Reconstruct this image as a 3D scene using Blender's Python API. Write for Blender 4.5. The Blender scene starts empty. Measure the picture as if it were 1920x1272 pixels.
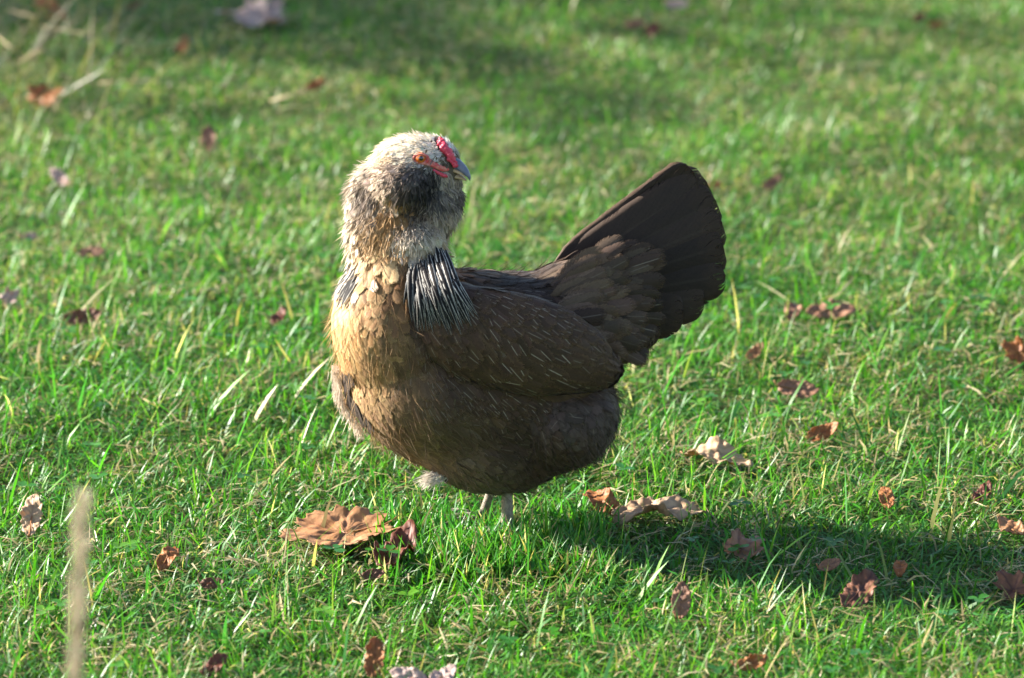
import bpy, bmesh, math, random
import numpy as np
from mathutils import Vector, Matrix, Euler
from mathutils.bvhtree import BVHTree

R = math.radians
rng = np.random.default_rng(7)
random.seed(7)
scene = bpy.context.scene
C = scene.collection

# ------------------------------------------------------------------ camera
CAM = np.array([0.0, -3.78, 1.30])
PITCH = R(16.0)
FPX = 7100.0                               # focal length in pixels of a 1920 wide frame
cd = bpy.data.cameras.new('camera')
cam = bpy.data.objects.new('camera', cd); C.objects.link(cam)
cam.location = CAM
cam.rotation_euler = (R(90) - PITCH, 0, 0)
cd.sensor_width = 36.0
cd.lens = 36.0 * FPX / 1920.0
cd.clip_end = 600
cd.dof.use_dof = True
cd.dof.focus_distance = 3.93
cd.dof.aperture_fstop = 5.4
scene.camera = cam

# ------------------------------------------------------------------ sky and sun
SUN_EL = R(24)
sd = np.array([-0.97, 0.26])               # horizontal direction towards the sun
sd = sd / np.linalg.norm(sd)
world = bpy.data.worlds.new('World'); scene.world = world
world.use_nodes = True
wn = world.node_tree.nodes; wn.clear()
out = wn.new('ShaderNodeOutputWorld'); bg = wn.new('ShaderNodeBackground'); sky = wn.new('ShaderNodeTexSky')
sky.sky_type = 'NISHITA'; sky.sun_disc = False
sky.sun_elevation = SUN_EL
sky.sun_rotation = math.atan2(sd[0], sd[1])
bg.inputs['Strength'].default_value = 0.072
world.node_tree.links.new(sky.outputs[0], bg.inputs[0]); world.node_tree.links.new(bg.outputs[0], out.inputs[0])
sl = bpy.data.lights.new('sun', 'SUN'); sl.energy = 5.0; sl.angle = R(0.5); sl.color = (1.0, 0.94, 0.84)
sun = bpy.data.objects.new('sun', sl); C.objects.link(sun)
sun.location = (-4, 1, 5)
ldir = Vector((-sd[0] * math.cos(SUN_EL), -sd[1] * math.cos(SUN_EL), -math.sin(SUN_EL)))
sun.rotation_euler = ldir.to_track_quat('-Z', 'Y').to_euler()

scene.view_settings.view_transform = 'Standard'
scene.view_settings.look = 'None'
scene.view_settings.exposure = 2.25
scene.view_settings.gamma = 1.0
scene.view_settings.use_curve_mapping = False
scene.cycles.max_bounces = 4
scene.cycles.diffuse_bounces = 3
scene.cycles.caustics_reflective = False
scene.cycles.caustics_refractive = False
scene.cycles.transparent_max_bounces = 8

# ------------------------------------------------------------------ helpers
SC = 0.000555                              # metres for one unit of the hen's drawing
CP, SP = math.cos(R(15.0)), math.sin(R(15.0))
CPI, SPI = math.cos(PITCH), math.sin(PITCH)

def H(u, v, y=0.0):
    """side view of the hen as surveyed from the camera stand (u, v) and depth y in metres -> place"""
    u = np.asarray(u, float); v = np.asarray(v, float); y = np.asarray(y, float)
    dx = (u - 960.0) / FPX; dv = (636.0 - v) / FPX
    dy = CPI + dv * SPI; dz = -SPI + dv * CPI
    t = (y - CAM[1]) / dy
    return np.stack(np.broadcast_arrays(CAM[0] + dx * t, y, CAM[2] + dz * t), -1)

def HI(p):
    q = p - CAM
    dep = q[..., 1] * CPI - q[..., 2] * SPI; up = q[..., 1] * SPI + q[..., 2] * CPI
    return 960.0 + FPX * q[..., 0] / dep, 636.0 - FPX * up / dep

def ground_at(u, v, z=0.0):
    """point of the lawn (height z) that stands u, v in the 1920 x 1272 survey frame"""
    dx = (u - 960.0) / FPX; dv = (636.0 - v) / FPX
    d = np.array([dx, math.cos(PITCH) + dv * math.sin(PITCH), -math.sin(PITCH) + dv * math.cos(PITCH)])
    t = (z - CAM[2]) / d[2]
    for _ in range(6):
        p = CAM + d * t
        t = (z + float(ground_z(p[0], p[1])) - CAM[2]) / d[2]
    return CAM + d * t, t

def tag(o, label=None, cat=None, group=None, kind=None):
    if label: o['label'] = label
    if cat: o['category'] = cat
    if group: o['group'] = group
    if kind: o['kind'] = kind
    return o

def link(name, me, mats=None, parent=None, smooth=True):
    if mats is not None and len(me.materials) == 0:
        for m in (mats if isinstance(mats, (list, tuple)) else [mats]): me.materials.append(m)
    o = bpy.data.objects.new(name, me); C.objects.link(o)
    if parent is not None: o.parent = parent
    if smooth and len(me.polygons):
        me.polygons.foreach_set('use_smooth', np.ones(len(me.polygons), bool))
    return o

def np_mesh(name, V, faces, attrs=None):
    """V (n,3); faces list of int arrays (k,3) or (k,4); attrs {name: (n,3|4) array} on points"""
    me = bpy.data.meshes.new(name)
    V = np.ascontiguousarray(V, np.float32)
    me.vertices.add(len(V)); me.vertices.foreach_set('co', V.ravel())
    loops = np.concatenate([f.ravel() for f in faces]).astype(np.int32)
    tot = np.concatenate([np.full(len(f), f.shape[1], np.int32) for f in faces])
    st = np.concatenate([[0], np.cumsum(tot)[:-1]]).astype(np.int32)
    me.loops.add(len(loops)); me.loops.foreach_set('vertex_index', loops)
    me.polygons.add(len(tot)); me.polygons.foreach_set('loop_start', st); me.polygons.foreach_set('loop_total', tot)
    for k, a in (attrs or {}).items():
        a = np.asarray(a, np.float32)
        if a.shape[1] == 3:
            a = np.concatenate([a, np.ones((len(a), 1), np.float32)], 1)
        at = me.attributes.new(k, 'FLOAT_COLOR', 'POINT'); at.data.foreach_set('color', np.ascontiguousarray(a).ravel())
    me.update(calc_edges=True)
    return me

def unit(a): return a / np.maximum(np.linalg.norm(a, axis=-1, keepdims=True), 1e-9)

class NT:
    """small node helper"""
    def __init__(s, name):
        s.m = bpy.data.materials.new(name); s.m.use_nodes = True
        s.t = s.m.node_tree; s.t.nodes.clear()
    def n(s, typ, **kw):
        nd = s.t.nodes.new(typ)
        for k, v in kw.items():
            if k.startswith('i_'):
                key = k[2:]; key = int(key) if key.isdigit() else key.replace('_', ' ')
                nd.inputs[key].default_value = v
            else: setattr(nd, k, v)
        return nd
    def l(s, a, b): s.t.links.new(a, b)
    def math(s, op, a, b=None, clamp=False):
        nd = s.t.nodes.new('ShaderNodeMath'); nd.operation = op; nd.use_clamp = clamp
        for i, q in enumerate((a, b)):
            if q is None: continue
            if isinstance(q, (int, float)): nd.inputs[i].default_value = q
            else: s.l(q, nd.inputs[i])
        return nd.outputs[0]
    def mix(s, f, a, b, blend='MIX'):
        nd = s.t.nodes.new('ShaderNodeMix'); nd.data_type = 'RGBA'; nd.blend_type = blend
        for i, q in ((0, f), (6, a), (7, b)):
            if isinstance(q, (int, float)): nd.inputs[i].default_value = q
            elif isinstance(q, (tuple, list)): nd.inputs[i].default_value = (*q[:3], 1)
            else: s.l(q, nd.inputs[i])
        return nd.outputs[2]
    def ramp(s, f, lo, hi, a=0.0, b=1.0):
        nd = s.t.nodes.new('ShaderNodeMapRange'); nd.interpolation_type = 'SMOOTHSTEP'
        nd.inputs[1].default_value = lo; nd.inputs[2].default_value = hi; nd.inputs[3].default_value = a; nd.inputs[4].default_value = b
        s.l(f, nd.inputs[0]); return nd.outputs[0]
    def noise(s, scale, detail=3, vec=None, rough=0.5):
        nd = s.n('ShaderNodeTexNoise'); nd.inputs['Scale'].default_value = scale; nd.inputs['Detail'].default_value = detail
        nd.inputs['Roughness'].default_value = rough
        if vec is not None: s.l(vec, nd.inputs['Vector'])
        return nd.outputs['Fac']
    def obj(s): return s.n('ShaderNodeTexCoord').outputs['Object']
    def attr(s, name): return s.n('ShaderNodeAttribute', attribute_name=name)
    def finish(s, col, rough=0.6, spec=0.4, transl=0.0, tcol=None, bump=None, bstr=0.3, bdist=0.001, sheen=0.0, coat=0.0, alpha=None):
        o = s.n('ShaderNodeOutputMaterial'); p = s.n('ShaderNodeBsdfPrincipled')
        if isinstance(col, (tuple, list)): p.inputs['Base Color'].default_value = (*col, 1)
        else: s.l(col, p.inputs['Base Color'])
        if isinstance(rough, (int, float)): p.inputs['Roughness'].default_value = rough
        else: s.l(rough, p.inputs['Roughness'])
        p.inputs['Specular IOR Level'].default_value = spec
        p.inputs['Sheen Weight'].default_value = sheen
        p.inputs['Coat Weight'].default_value = coat
        if bump is not None:
            b = s.n('ShaderNodeBump'); b.inputs['Strength'].default_value = bstr; b.inputs['Distance'].default_value = bdist
            s.l(bump, b.inputs['Height']); s.l(b.outputs[0], p.inputs['Normal'])
        if alpha is not None: s.l(alpha, p.inputs['Alpha'])
        if transl > 0 and alpha is None:
            t = s.n('ShaderNodeBsdfTranslucent'); mx = s.n('ShaderNodeMixShader'); mx.inputs[0].default_value = transl
            tc = tcol if tcol is not None else col
            if isinstance(tc, (tuple, list)): t.inputs[0].default_value = (*tc, 1)
            else: s.l(tc, t.inputs[0])
            s.l(p.outputs[0], mx.inputs[1]); s.l(t.outputs[0], mx.inputs[2]); s.l(mx.outputs[0], o.inputs[0])
        else: s.l(p.outputs[0], o.inputs[0])
        return s.m

# ------------------------------------------------------------------ materials
def mat_soil():
    n = NT('soil'); v = n.obj()
    c = n.mix(n.noise(9, 5, v), (0.040, 0.045, 0.014), (0.085, 0.080, 0.034))
    c = n.mix(n.ramp(n.noise(60, 4, v), 0.40, 0.62), c, (0.050, 0.105, 0.018))
    return n.finish(c, 0.95, 0.1, bump=n.noise(240, 4, v), bstr=0.6, bdist=0.006)

def mat_grass():
    n = NT('grass_blade')
    a = n.attr('col'); c = a.outputs['Color']
    f = n.attr('guv')
    sep = n.n('ShaderNodeSeparateColor'); n.l(f.outputs['Color'], sep.inputs[0])
    st = n.noise(900, 2, n.obj())
    c2 = n.mix(n.ramp(st, 0.3, 0.8, 0, 0.35), c, n.mix(1.0, c, (1.35, 1.3, 1.2), 'MULTIPLY'))
    rib = n.math('SINE', n.math('MULTIPLY', sep.outputs[0], 22.0))
    tc = n.mix(1.0, c2, (1.45, 1.7, 0.8), 'MULTIPLY')
    return n.finish(c2, 0.40, 0.42, transl=0.40, tcol=tc, bump=rib, bstr=0.12, bdist=0.0004)

def mat_dead_leaf(name, c1, c2, vein):
    n = NT(name); v = n.obj()
    at = n.attr('luv'); sep = n.n('ShaderNodeSeparateColor'); n.l(at.outputs['Color'], sep.inputs[0])
    col = n.mix(n.ramp(n.noise(38, 5, v, 0.6), 0.35, 0.68), c1, c2)
    col = n.mix(n.ramp(n.noise(150, 4, v, 0.7), 0.54, 0.78, 0, 0.35), col, tuple(0.35 * q for q in c1))
    col = n.mix(n.math('MULTIPLY', sep.outputs[0], 0.75), col, vein)
    col = n.mix(n.ramp(sep.outputs[1], 0.86, 1.0, 0, 0.5), col, tuple(0.45 * q for q in c2))
    hb = n.math('ADD', n.math('MULTIPLY', sep.outputs[0], 1.2), n.noise(210, 4, v))
    return n.finish(col, 0.55, 0.35, transl=0.28, tcol=n.mix(1.0, col, (1.3, 1.0, 0.7), 'MULTIPLY'), bump=hb, bstr=0.5, bdist=0.0012)

def mat_feather(name='feather', rough=0.62, sheen=0.04, barb=1.0, e0=0.52, e1=0.98, spec=0.16, fray=0.82, tip=True):
    n = NT(name)
    uv = n.attr('fuv'); sep = n.n('ShaderNodeSeparateColor'); n.l(uv.outputs['Color'], sep.inputs[0])
    u = n.math('ABSOLUTE', sep.outputs[0]); v = sep.outputs[1]
    par = n.attr('par'); ps = n.n('ShaderNodeSeparateColor'); n.l(par.outputs['Color'], ps.inputs[0])
    base = n.attr('base').outputs['Color']; edge = n.attr('edge').outputs['Color']
    ob = n.obj()
    wob = n.math('MULTIPLY', n.math('SUBTRACT', n.noise(170, 3, ob), 0.5), 0.5)
    e = n.math('MAXIMUM', u, n.ramp(v, 0.62, 1.0)) if tip else n.math('ADD', u, 0.0)
    em = n.ramp(n.math('ADD', e, wob), e0, e1)
    col = n.mix(n.math('MULTIPLY', em, ps.outputs[1]), base, edge)
    # barbs: fine oblique streaks
    cv = n.n('ShaderNodeCombineXYZ'); n.l(n.math('MULTIPLY', u, 1.6), cv.inputs[0]); n.l(n.math('ADD', n.math('MULTIPLY', v, 34.0), n.math('MULTIPLY', u, -9.0)), cv.inputs[1]); n.l(n.math('MULTIPLY', ps.outputs[2], 37.0), cv.inputs[2])
    br = n.math('SUBTRACT', n.noise(1.0, 2, cv.outputs[0], 0.6), 0.5)
    nz = n.noise(420, 3, ob, 0.65)
    sh = n.math('ADD', n.math('MULTIPLY', br, 0.55 * barb), n.math('ADD', n.math('MULTIPLY', nz, 0.7), 0.62))
    mul = n.n('ShaderNodeCombineColor'); n.l(sh, mul.inputs[0]); n.l(sh, mul.inputs[1]); n.l(sh, mul.inputs[2])
    col = n.mix(1.0, col, mul.outputs[0], 'MULTIPLY')
    sm = n.math('MULTIPLY', n.ramp(u, 0.02, 0.085, 1, 0), n.math('MULTIPLY', n.ramp(n.math('ADD', v, n.math('MULTIPLY', ps.outputs[2], -.25)), 0.22, 0.36), n.ramp(v, 0.84, 0.97, 1, 0)))
    col = n.mix(n.math('MULTIPLY', sm, ps.outputs[0]), col, (0.27, 0.22, 0.17))
    hb = n.math('ADD', n.math('MULTIPLY', br, 0.5), nz)
    # frayed rim: barbs end unevenly
    fr = n.ramp(n.math('ADD', n.math('MAXIMUM', u, n.ramp(v, 0.55, 1.0)), n.math('MULTIPLY', br, 1.1)), fray, fray + 0.22)
    return n.finish(col, rough, spec, transl=0.12, bump=hb, bstr=0.35, bdist=0.0006, sheen=sheen, alpha=n.math('SUBTRACT', 1.0, fr))

def mat_fluff():
    n = NT('down_fluff'); c = n.attr('base').outputs['Color']
    return n.finish(c, 0.7, 0.2, transl=0.3, sheen=0.1)

def mat_simple(name, c1, c2, scale, rough=0.5, spec=0.4, bstr=0.3, bd=0.001, coat=0.0, transl=0):
    n = NT(name); v = n.obj(); f = n.noise(scale, 4, v)
    c = n.mix(n.ramp(f, 0.3, 0.7), c1, c2)
    return n.finish(c, rough, spec, bump=n.noise(scale * 2.5, 3, v), bstr=bstr, bdist=bd, coat=coat, transl=transl)

M_soil, M_grass, M_feather, M_fluff = mat_soil(), mat_grass(), mat_feather(), mat_fluff()
M_flight = mat_feather('flight_feather', fray=0.97)
M_hackle = mat_feather('hackle_feather', tip=False, fray=1.0, e0=0.56, e1=0.92, sheen=0.0, spec=0.12, rough=0.7)
M_skin = mat_simple('feathered_skin', (0.10, 0.075, 0.055), (0.16, 0.115, 0.08), 60, 0.8, 0.1)
M_red = mat_simple('red_comb_skin', (0.50, 0.020, 0.050), (0.62, 0.055, 0.090), 300, 0.42, 0.5, 0.5, 0.0015)
M_face = mat_simple('red_face_skin', (0.52, 0.06, 0.06), (0.58, 0.20, 0.15), 260, 0.5, 0.4, 0.5, 0.001)
M_beak = mat_simple('slate_beak_horn', (0.10, 0.115, 0.17), (0.17, 0.17, 0.21), 120, 0.32, 0.5, 0.15)
M_beak2 = mat_simple('tan_beak_horn', (0.42, 0.27, 0.14), (0.52, 0.36, 0.21), 120, 0.38, 0.5, 0.15)
M_iris = mat_simple('orange_iris', (0.62, 0.16, 0.010), (0.50, 0.08, 0.008), 500, 0.12, 0.6, 0.0, coat=1.0)
M_pupil = mat_simple('black_pupil', (0.006, 0.005, 0.005), (0.01, 0.008, 0.008), 200, 0.08, 0.6, 0.0, coat=1.0)
M_leg = mat_simple('grey_leg_scale', (0.13, 0.105, 0.082), (0.24, 0.19, 0.15), 260, 0.55, 0.35, 0.5, 0.001)
M_claw = mat_simple('horn_claw', (0.20, 0.16, 0.12), (0.30, 0.25, 0.2), 200, 0.4, 0.4)
M_straw = mat_simple('dry_straw', (0.36, 0.27, 0.15), (0.50, 0.40, 0.25), 90, 0.6, 0.3, transl=0.2)
M_seed = mat_simple('dry_seed_head', (0.42, 0.36, 0.26), (0.58, 0.50, 0.38), 160, 0.8, 0.15, transl=0.25)
M_bark = mat_simple('bark', (0.09, 0.07, 0.05), (0.16, 0.13, 0.10), 12, 0.9, 0.1, 0.8, 0.02)
M_crown = mat_simple('autumn_foliage', (0.10, 0.11, 0.03), (0.17, 0.11, 0.035), 3, 0.6, 0.3, transl=0.25)

# ------------------------------------------------------------------ value noise for patches
_ng = rng.random((64, 64))
def vnoise(x, y, s):
    x = np.asarray(x) * s + 17.3; y = np.asarray(y) * s + 9.1
    xi = np.floor(x).astype(int); yi = np.floor(y).astype(int); fx = x - xi; fy = y - yi
    fx = fx * fx * (3 - 2 * fx); fy = fy * fy * (3 - 2 * fy)
    g = lambda a, b: _ng[a % 64, b % 64]
    return (g(xi, yi) * (1 - fx) + g(xi + 1, yi) * fx) * (1 - fy) + (g(xi, yi + 1) * (1 - fx) + g(xi + 1, yi + 1) * fx) * fy

def ground_z(x, y):
    f = lambda a, b: 0.026 * vnoise(a, b, 1.1) + 0.010 * vnoise(a, b, 4.3)
    return f(x, y) - f(0.0, 0.0)

# ------------------------------------------------------------------ ground sheet
def build_ground():
    xs = np.concatenate([np.linspace(-150, -4, 14)[:-1], np.linspace(-4, 4, 120), np.linspace(4, 150, 14)[1:]])
    ys = np.concatenate([np.linspace(-120, -3, 12)[:-1], np.linspace(-3, 9, 160), np.linspace(9, 300, 16)[1:]])
    X, Y = np.meshgrid(xs, ys)
    Z = ground_z(X, Y)
    V = np.stack([X, Y, Z], -1).reshape(-1, 3)
    nx, ny = len(xs), len(ys)
    i = (np.arange(ny - 1)[:, None] * nx + np.arange(nx - 1)[None]).ravel()
    F = np.stack([i, i + 1, i + nx + 1, i + nx], 1)
    o = link('ground', np_mesh('ground', V, [F]), M_soil)
    tag(o, 'dark soil under the lawn', kind='structure')
build_ground()

# ------------------------------------------------------------------ fallen leaves: list of all
TAN = ((0.32, 0.145, 0.058), (0.44, 0.235, 0.11), (0.22, 0.10, 0.05))
ORG = ((0.30, 0.105, 0.030), (0.40, 0.17, 0.055), (0.18, 0.06, 0.02))
MAU = ((0.26, 0.125, 0.070), (0.37, 0.20, 0.12), (0.14, 0.07, 0.06))
PAL = ((0.44, 0.29, 0.17), (0.56, 0.40, 0.25), (0.32, 0.20, 0.12))
LIL = ((0.42, 0.30, 0.25), (0.54, 0.42, 0.37), (0.28, 0.17, 0.16))
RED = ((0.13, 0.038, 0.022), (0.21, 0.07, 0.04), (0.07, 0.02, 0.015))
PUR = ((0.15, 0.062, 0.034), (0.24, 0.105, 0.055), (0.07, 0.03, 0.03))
LM = {k: mat_dead_leaf('dead_leaf_' + k, *v) for k, v in
      dict(tan=TAN, orange=ORG, mauve=MAU, pale=PAL, lilac=LIL, red=RED, purple=PUR).items()}
# u, v (centre), width, height seen, shape, colour, yaw of the leaf (deg), curl, label
LEAVES = [
 (640, 986, 230, 84, 'broad', 'tan', 205, 0.42, 'large tan brown lobed leaf with a long stem, biggest leaf in front of the hen'),
 (742, 1022, 80, 78, 'ovate', 'red', 70, 1.3, 'dark red brown curled leaf touching the right end of the big tan leaf'),
 (700, 1066, 44, 24, 'ovate', 'purple', 10, 0.6, 'small brown leaf scrap just below the dark red curled leaf'),
 (1131, 934, 76, 66, 'ovate', 'orange', 130, 1.0, 'upright russet leaf in the grass right behind the hen\'s feet'),
 (1236, 948, 180, 34, 'oak', 'pale', 8, 0.9, 'long pale tan jagged leaf lying right of the russet upright leaf'),
 (1346, 842, 126, 54, 'ovate', 'pale', -28, 0.9, 'pale folded leaf lit by sun, below the tail at the right'),
 (1396, 1014, 84, 62, 'maple', 'mauve', 40, 0.6, 'mauve brown creased leaf at the near edge of the shade'),
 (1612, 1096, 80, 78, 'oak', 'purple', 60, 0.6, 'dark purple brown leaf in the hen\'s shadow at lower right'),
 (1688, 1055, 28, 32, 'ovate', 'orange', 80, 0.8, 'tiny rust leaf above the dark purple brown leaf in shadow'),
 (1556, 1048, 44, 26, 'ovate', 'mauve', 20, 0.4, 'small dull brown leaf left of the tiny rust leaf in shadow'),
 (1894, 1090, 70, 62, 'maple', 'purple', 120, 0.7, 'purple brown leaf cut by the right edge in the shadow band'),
 (1897, 982, 50, 50, 'ovate', 'tan', 110, 0.9, 'sunlit orange tan leaf at the right edge above the shadow band'),
 (1842, 911, 40, 36, 'ovate', 'red', 60, 0.9, 'small dark red leaf in bright grass near the right edge'),
 (1662, 924, 30, 46, 'ovate', 'orange', 95, 0.5, 'narrow upright reddish tan leaf in bright grass at the right'),
 (1905, 658, 56, 58, 'maple', 'orange', 150, 0.8, 'rust brown leaf at the right edge, level with the hen\'s wing'),
 (1497, 724, 78, 36, 'ovate', 'mauve', -8, 0.5, 'dusky mauve leaf half sunk in grass right of the hen\'s rear'),
 (1541, 803, 62, 38, 'ovate', 'orange', 25, 1.0, 'orange brown curled leaf below the dusky mauve leaf'),
 (1558, 579, 94, 38, 'oak', 'mauve', 4, 0.4, 'broad pinkish brown leaf right of the tail\'s lower corner'),
 (1486, 576, 34, 42, 'ovate', 'mauve', 75, 0.9, 'small upright brown leaf left of the broad pinkish brown leaf'),
 (1416, 654, 34, 32, 'ovate', 'tan', 45, 0.7, 'small pale tan leaf tip below and right of the tail'),
 (1277, 1128, 38, 78, 'ovate', 'mauve', 84, 0.35, 'tall narrow pinkish tan leaf standing upright in lower right grass'),
 (1410, 1232, 64, 36, 'oak', 'orange', 15, 0.7, 'reddish leaf scraps in the grass at the bottom right of centre'),
 (702, 1232, 40, 82, 'oak', 'orange', 85, 0.7, 'vivid orange brown leaf standing at the bottom edge of the frame'),
 (768, 1262, 76, 42, 'ovate', 'lilac', 160, 0.5, 'pale pinkish leaf at the bottom edge, left one of a pair'),
 (830, 1260, 54, 42, 'ovate', 'lilac', 60, 0.5, 'pale pinkish leaf at the bottom edge, right one of a pair'),
 (402, 1238, 48, 48, 'ovate', 'red', 50, 0.7, 'dark brown leaf low in the grass at bottom left'),
 (315, 1040, 42, 52, 'ovate', 'orange', 70, 0.8, 'orange brown leaf poking up left of the big tan leaf'),
 (398, 1082, 46, 26, 'ovate', 'purple', 5, 0.5, 'small dull brown leaf right of and below the orange brown one at left'),
 (60, 966, 42, 84, 'oak', 'pale', 88, 0.6, 'whitish sunlit leaf standing upright at the left edge'),
 (18, 553, 40, 38, 'maple', 'lilac', 30, 0.8, 'pale pinkish crumpled leaf at the left edge, level with the hen\'s breast'),
 (155, 588, 72, 34, 'oak', 'purple', 10, 0.6, 'dark brown leaf in a hollow under the long pale blade at left'),
 (522, 585, 28, 32, 'ovate', 'red', 70, 0.8, 'tiny dark brown leaf in the grass left of the hen\'s breast'),
 (112, 328, 40, 38, 'ovate', 'lilac', 130, 0.6, 'greyish pink leaf in the shaded grass at far left'),
 (390, 260, 32, 52, 'ovate', 'mauve', 85, 0.5, 'blurred pinkish tan upright leaf left of the hen\'s head'),
 (592, 154, 36, 34, 'ovate', 'orange', 30, 0.8, 'blurred orange leaf at the end of a pale twig above left of the hen'),
 (86, 178, 70, 48, 'maple', 'orange', 20, 0.8, 'blurred orange brown curled leaf among dry stalks at upper left'),
 (96, 26, 72, 60, 'oak', 'orange', 140, 0.9, 'blurred rust leaf in the dark top left corner'),
 (468, 24, 136, 54, 'maple', 'lilac', 175, 0.7, 'large blurred lilac grey leaf at the top edge'),
 (341, 80, 26, 32, 'ovate', 'orange', 80, 0.7, 'tiny blurred orange leaf below left of the lilac grey leaf'),
 (250, 6, 34, 22, 'ovate', 'red', 30, 0.6, 'blurred dark red leaf at the top edge near the left corner'),
 (1268, 3, 46, 20, 'ovate', 'lilac', 0, 0.4, 'blurred pale leaf cut by the top edge right of centre'),
 (1221, 62, 32, 36, 'ovate', 'red', 60, 0.8, 'blurred dark red leaf near the top, right of centre'),
 (1192, 40, 38, 22, 'ovate', 'mauve', 10, 0.4, 'faint mauve leaf left of the blurred dark red leaf at the top'),
 (1722, 28, 24, 24, 'ovate', 'red', 40, 0.8, 'blurred rust leaf at upper right, left one of two'),
 (1757, 40, 30, 20, 'ovate', 'orange', 0, 0.6, 'blurred rust leaf at upper right, right one of two'),
 (1450, 338, 40, 32, 'ovate', 'mauve', 30, 0.6, 'blurred pinkish leaf well right of the tail tip'),
 (1338, 340, 30, 24, 'ovate', 'orange', 20, 0.6, 'small blurred orange leaf just right of the tail tip'),
 (172, 465, 56, 22, 'ovate', 'mauve', 5, 0.4, 'faint pinkish leaf flat in the grass at the left'),
 (54, 435, 34, 22, 'ovate', 'lilac', 5, 0.4, 'faint greyish leaf near the left edge above the pale crumpled leaf'),
]
FOOT = []     # x, y, radius of each leaf, for thinning the grass under it
def leaf_outline(shape, th, rs):
    # direction +X is the tip, stem at -X; returns radius
    if shape == 'maple':
        lob = [(0, 1.0, .60), (1.0, .86, .52), (-1.0, .86, .52), (2.0, .66, .5), (-2.0, .66, .5)]
        r = np.full_like(th, .48)
        for a, h, w in lob:
            d = np.abs((th - a + np.pi) % (2 * np.pi) - np.pi)
            r = np.maximum(r, h * np.clip(1 - (d / w) ** 1.3 * 0.42, 0, 1))
        r *= 1 + .07 * np.sin(th * 17 + rs) + .04 * np.sin(th * 29)
        d = np.abs((th + 2 * np.pi) % (2 * np.pi) - np.pi)
        r *= 1 - .45 * np.exp(-(d / .25) ** 2)
    elif shape == 'broad':
        r = .78 + .075 * np.cos(th * 5) + .08 * np.cos(th) + .045 * np.sin(th * 13 + rs) + .03 * np.sin(th * 31) + .06 * np.sin(th * 2 + 1) + .05 * np.sin(th * 7 + 2)
    elif shape == 'oak':
        a, b = 1.0, .46
        r = a * b / np.sqrt((b * np.cos(th)) ** 2 + (a * np.sin(th)) ** 2)
        r *= 1 + .11 * np.sin(th * 11 + rs) * np.abs(np.sin(th)) ** .5
    else:
        a, b = 1.0, .56
        r = a * b / np.sqrt((b * np.cos(th)) ** 2 + (a * np.sin(th)) ** 2)
        r *= 1 + .12 * np.exp(-(th / .22) ** 2) + .035 * np.sin(th * 19 + rs)
    return r

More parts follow.
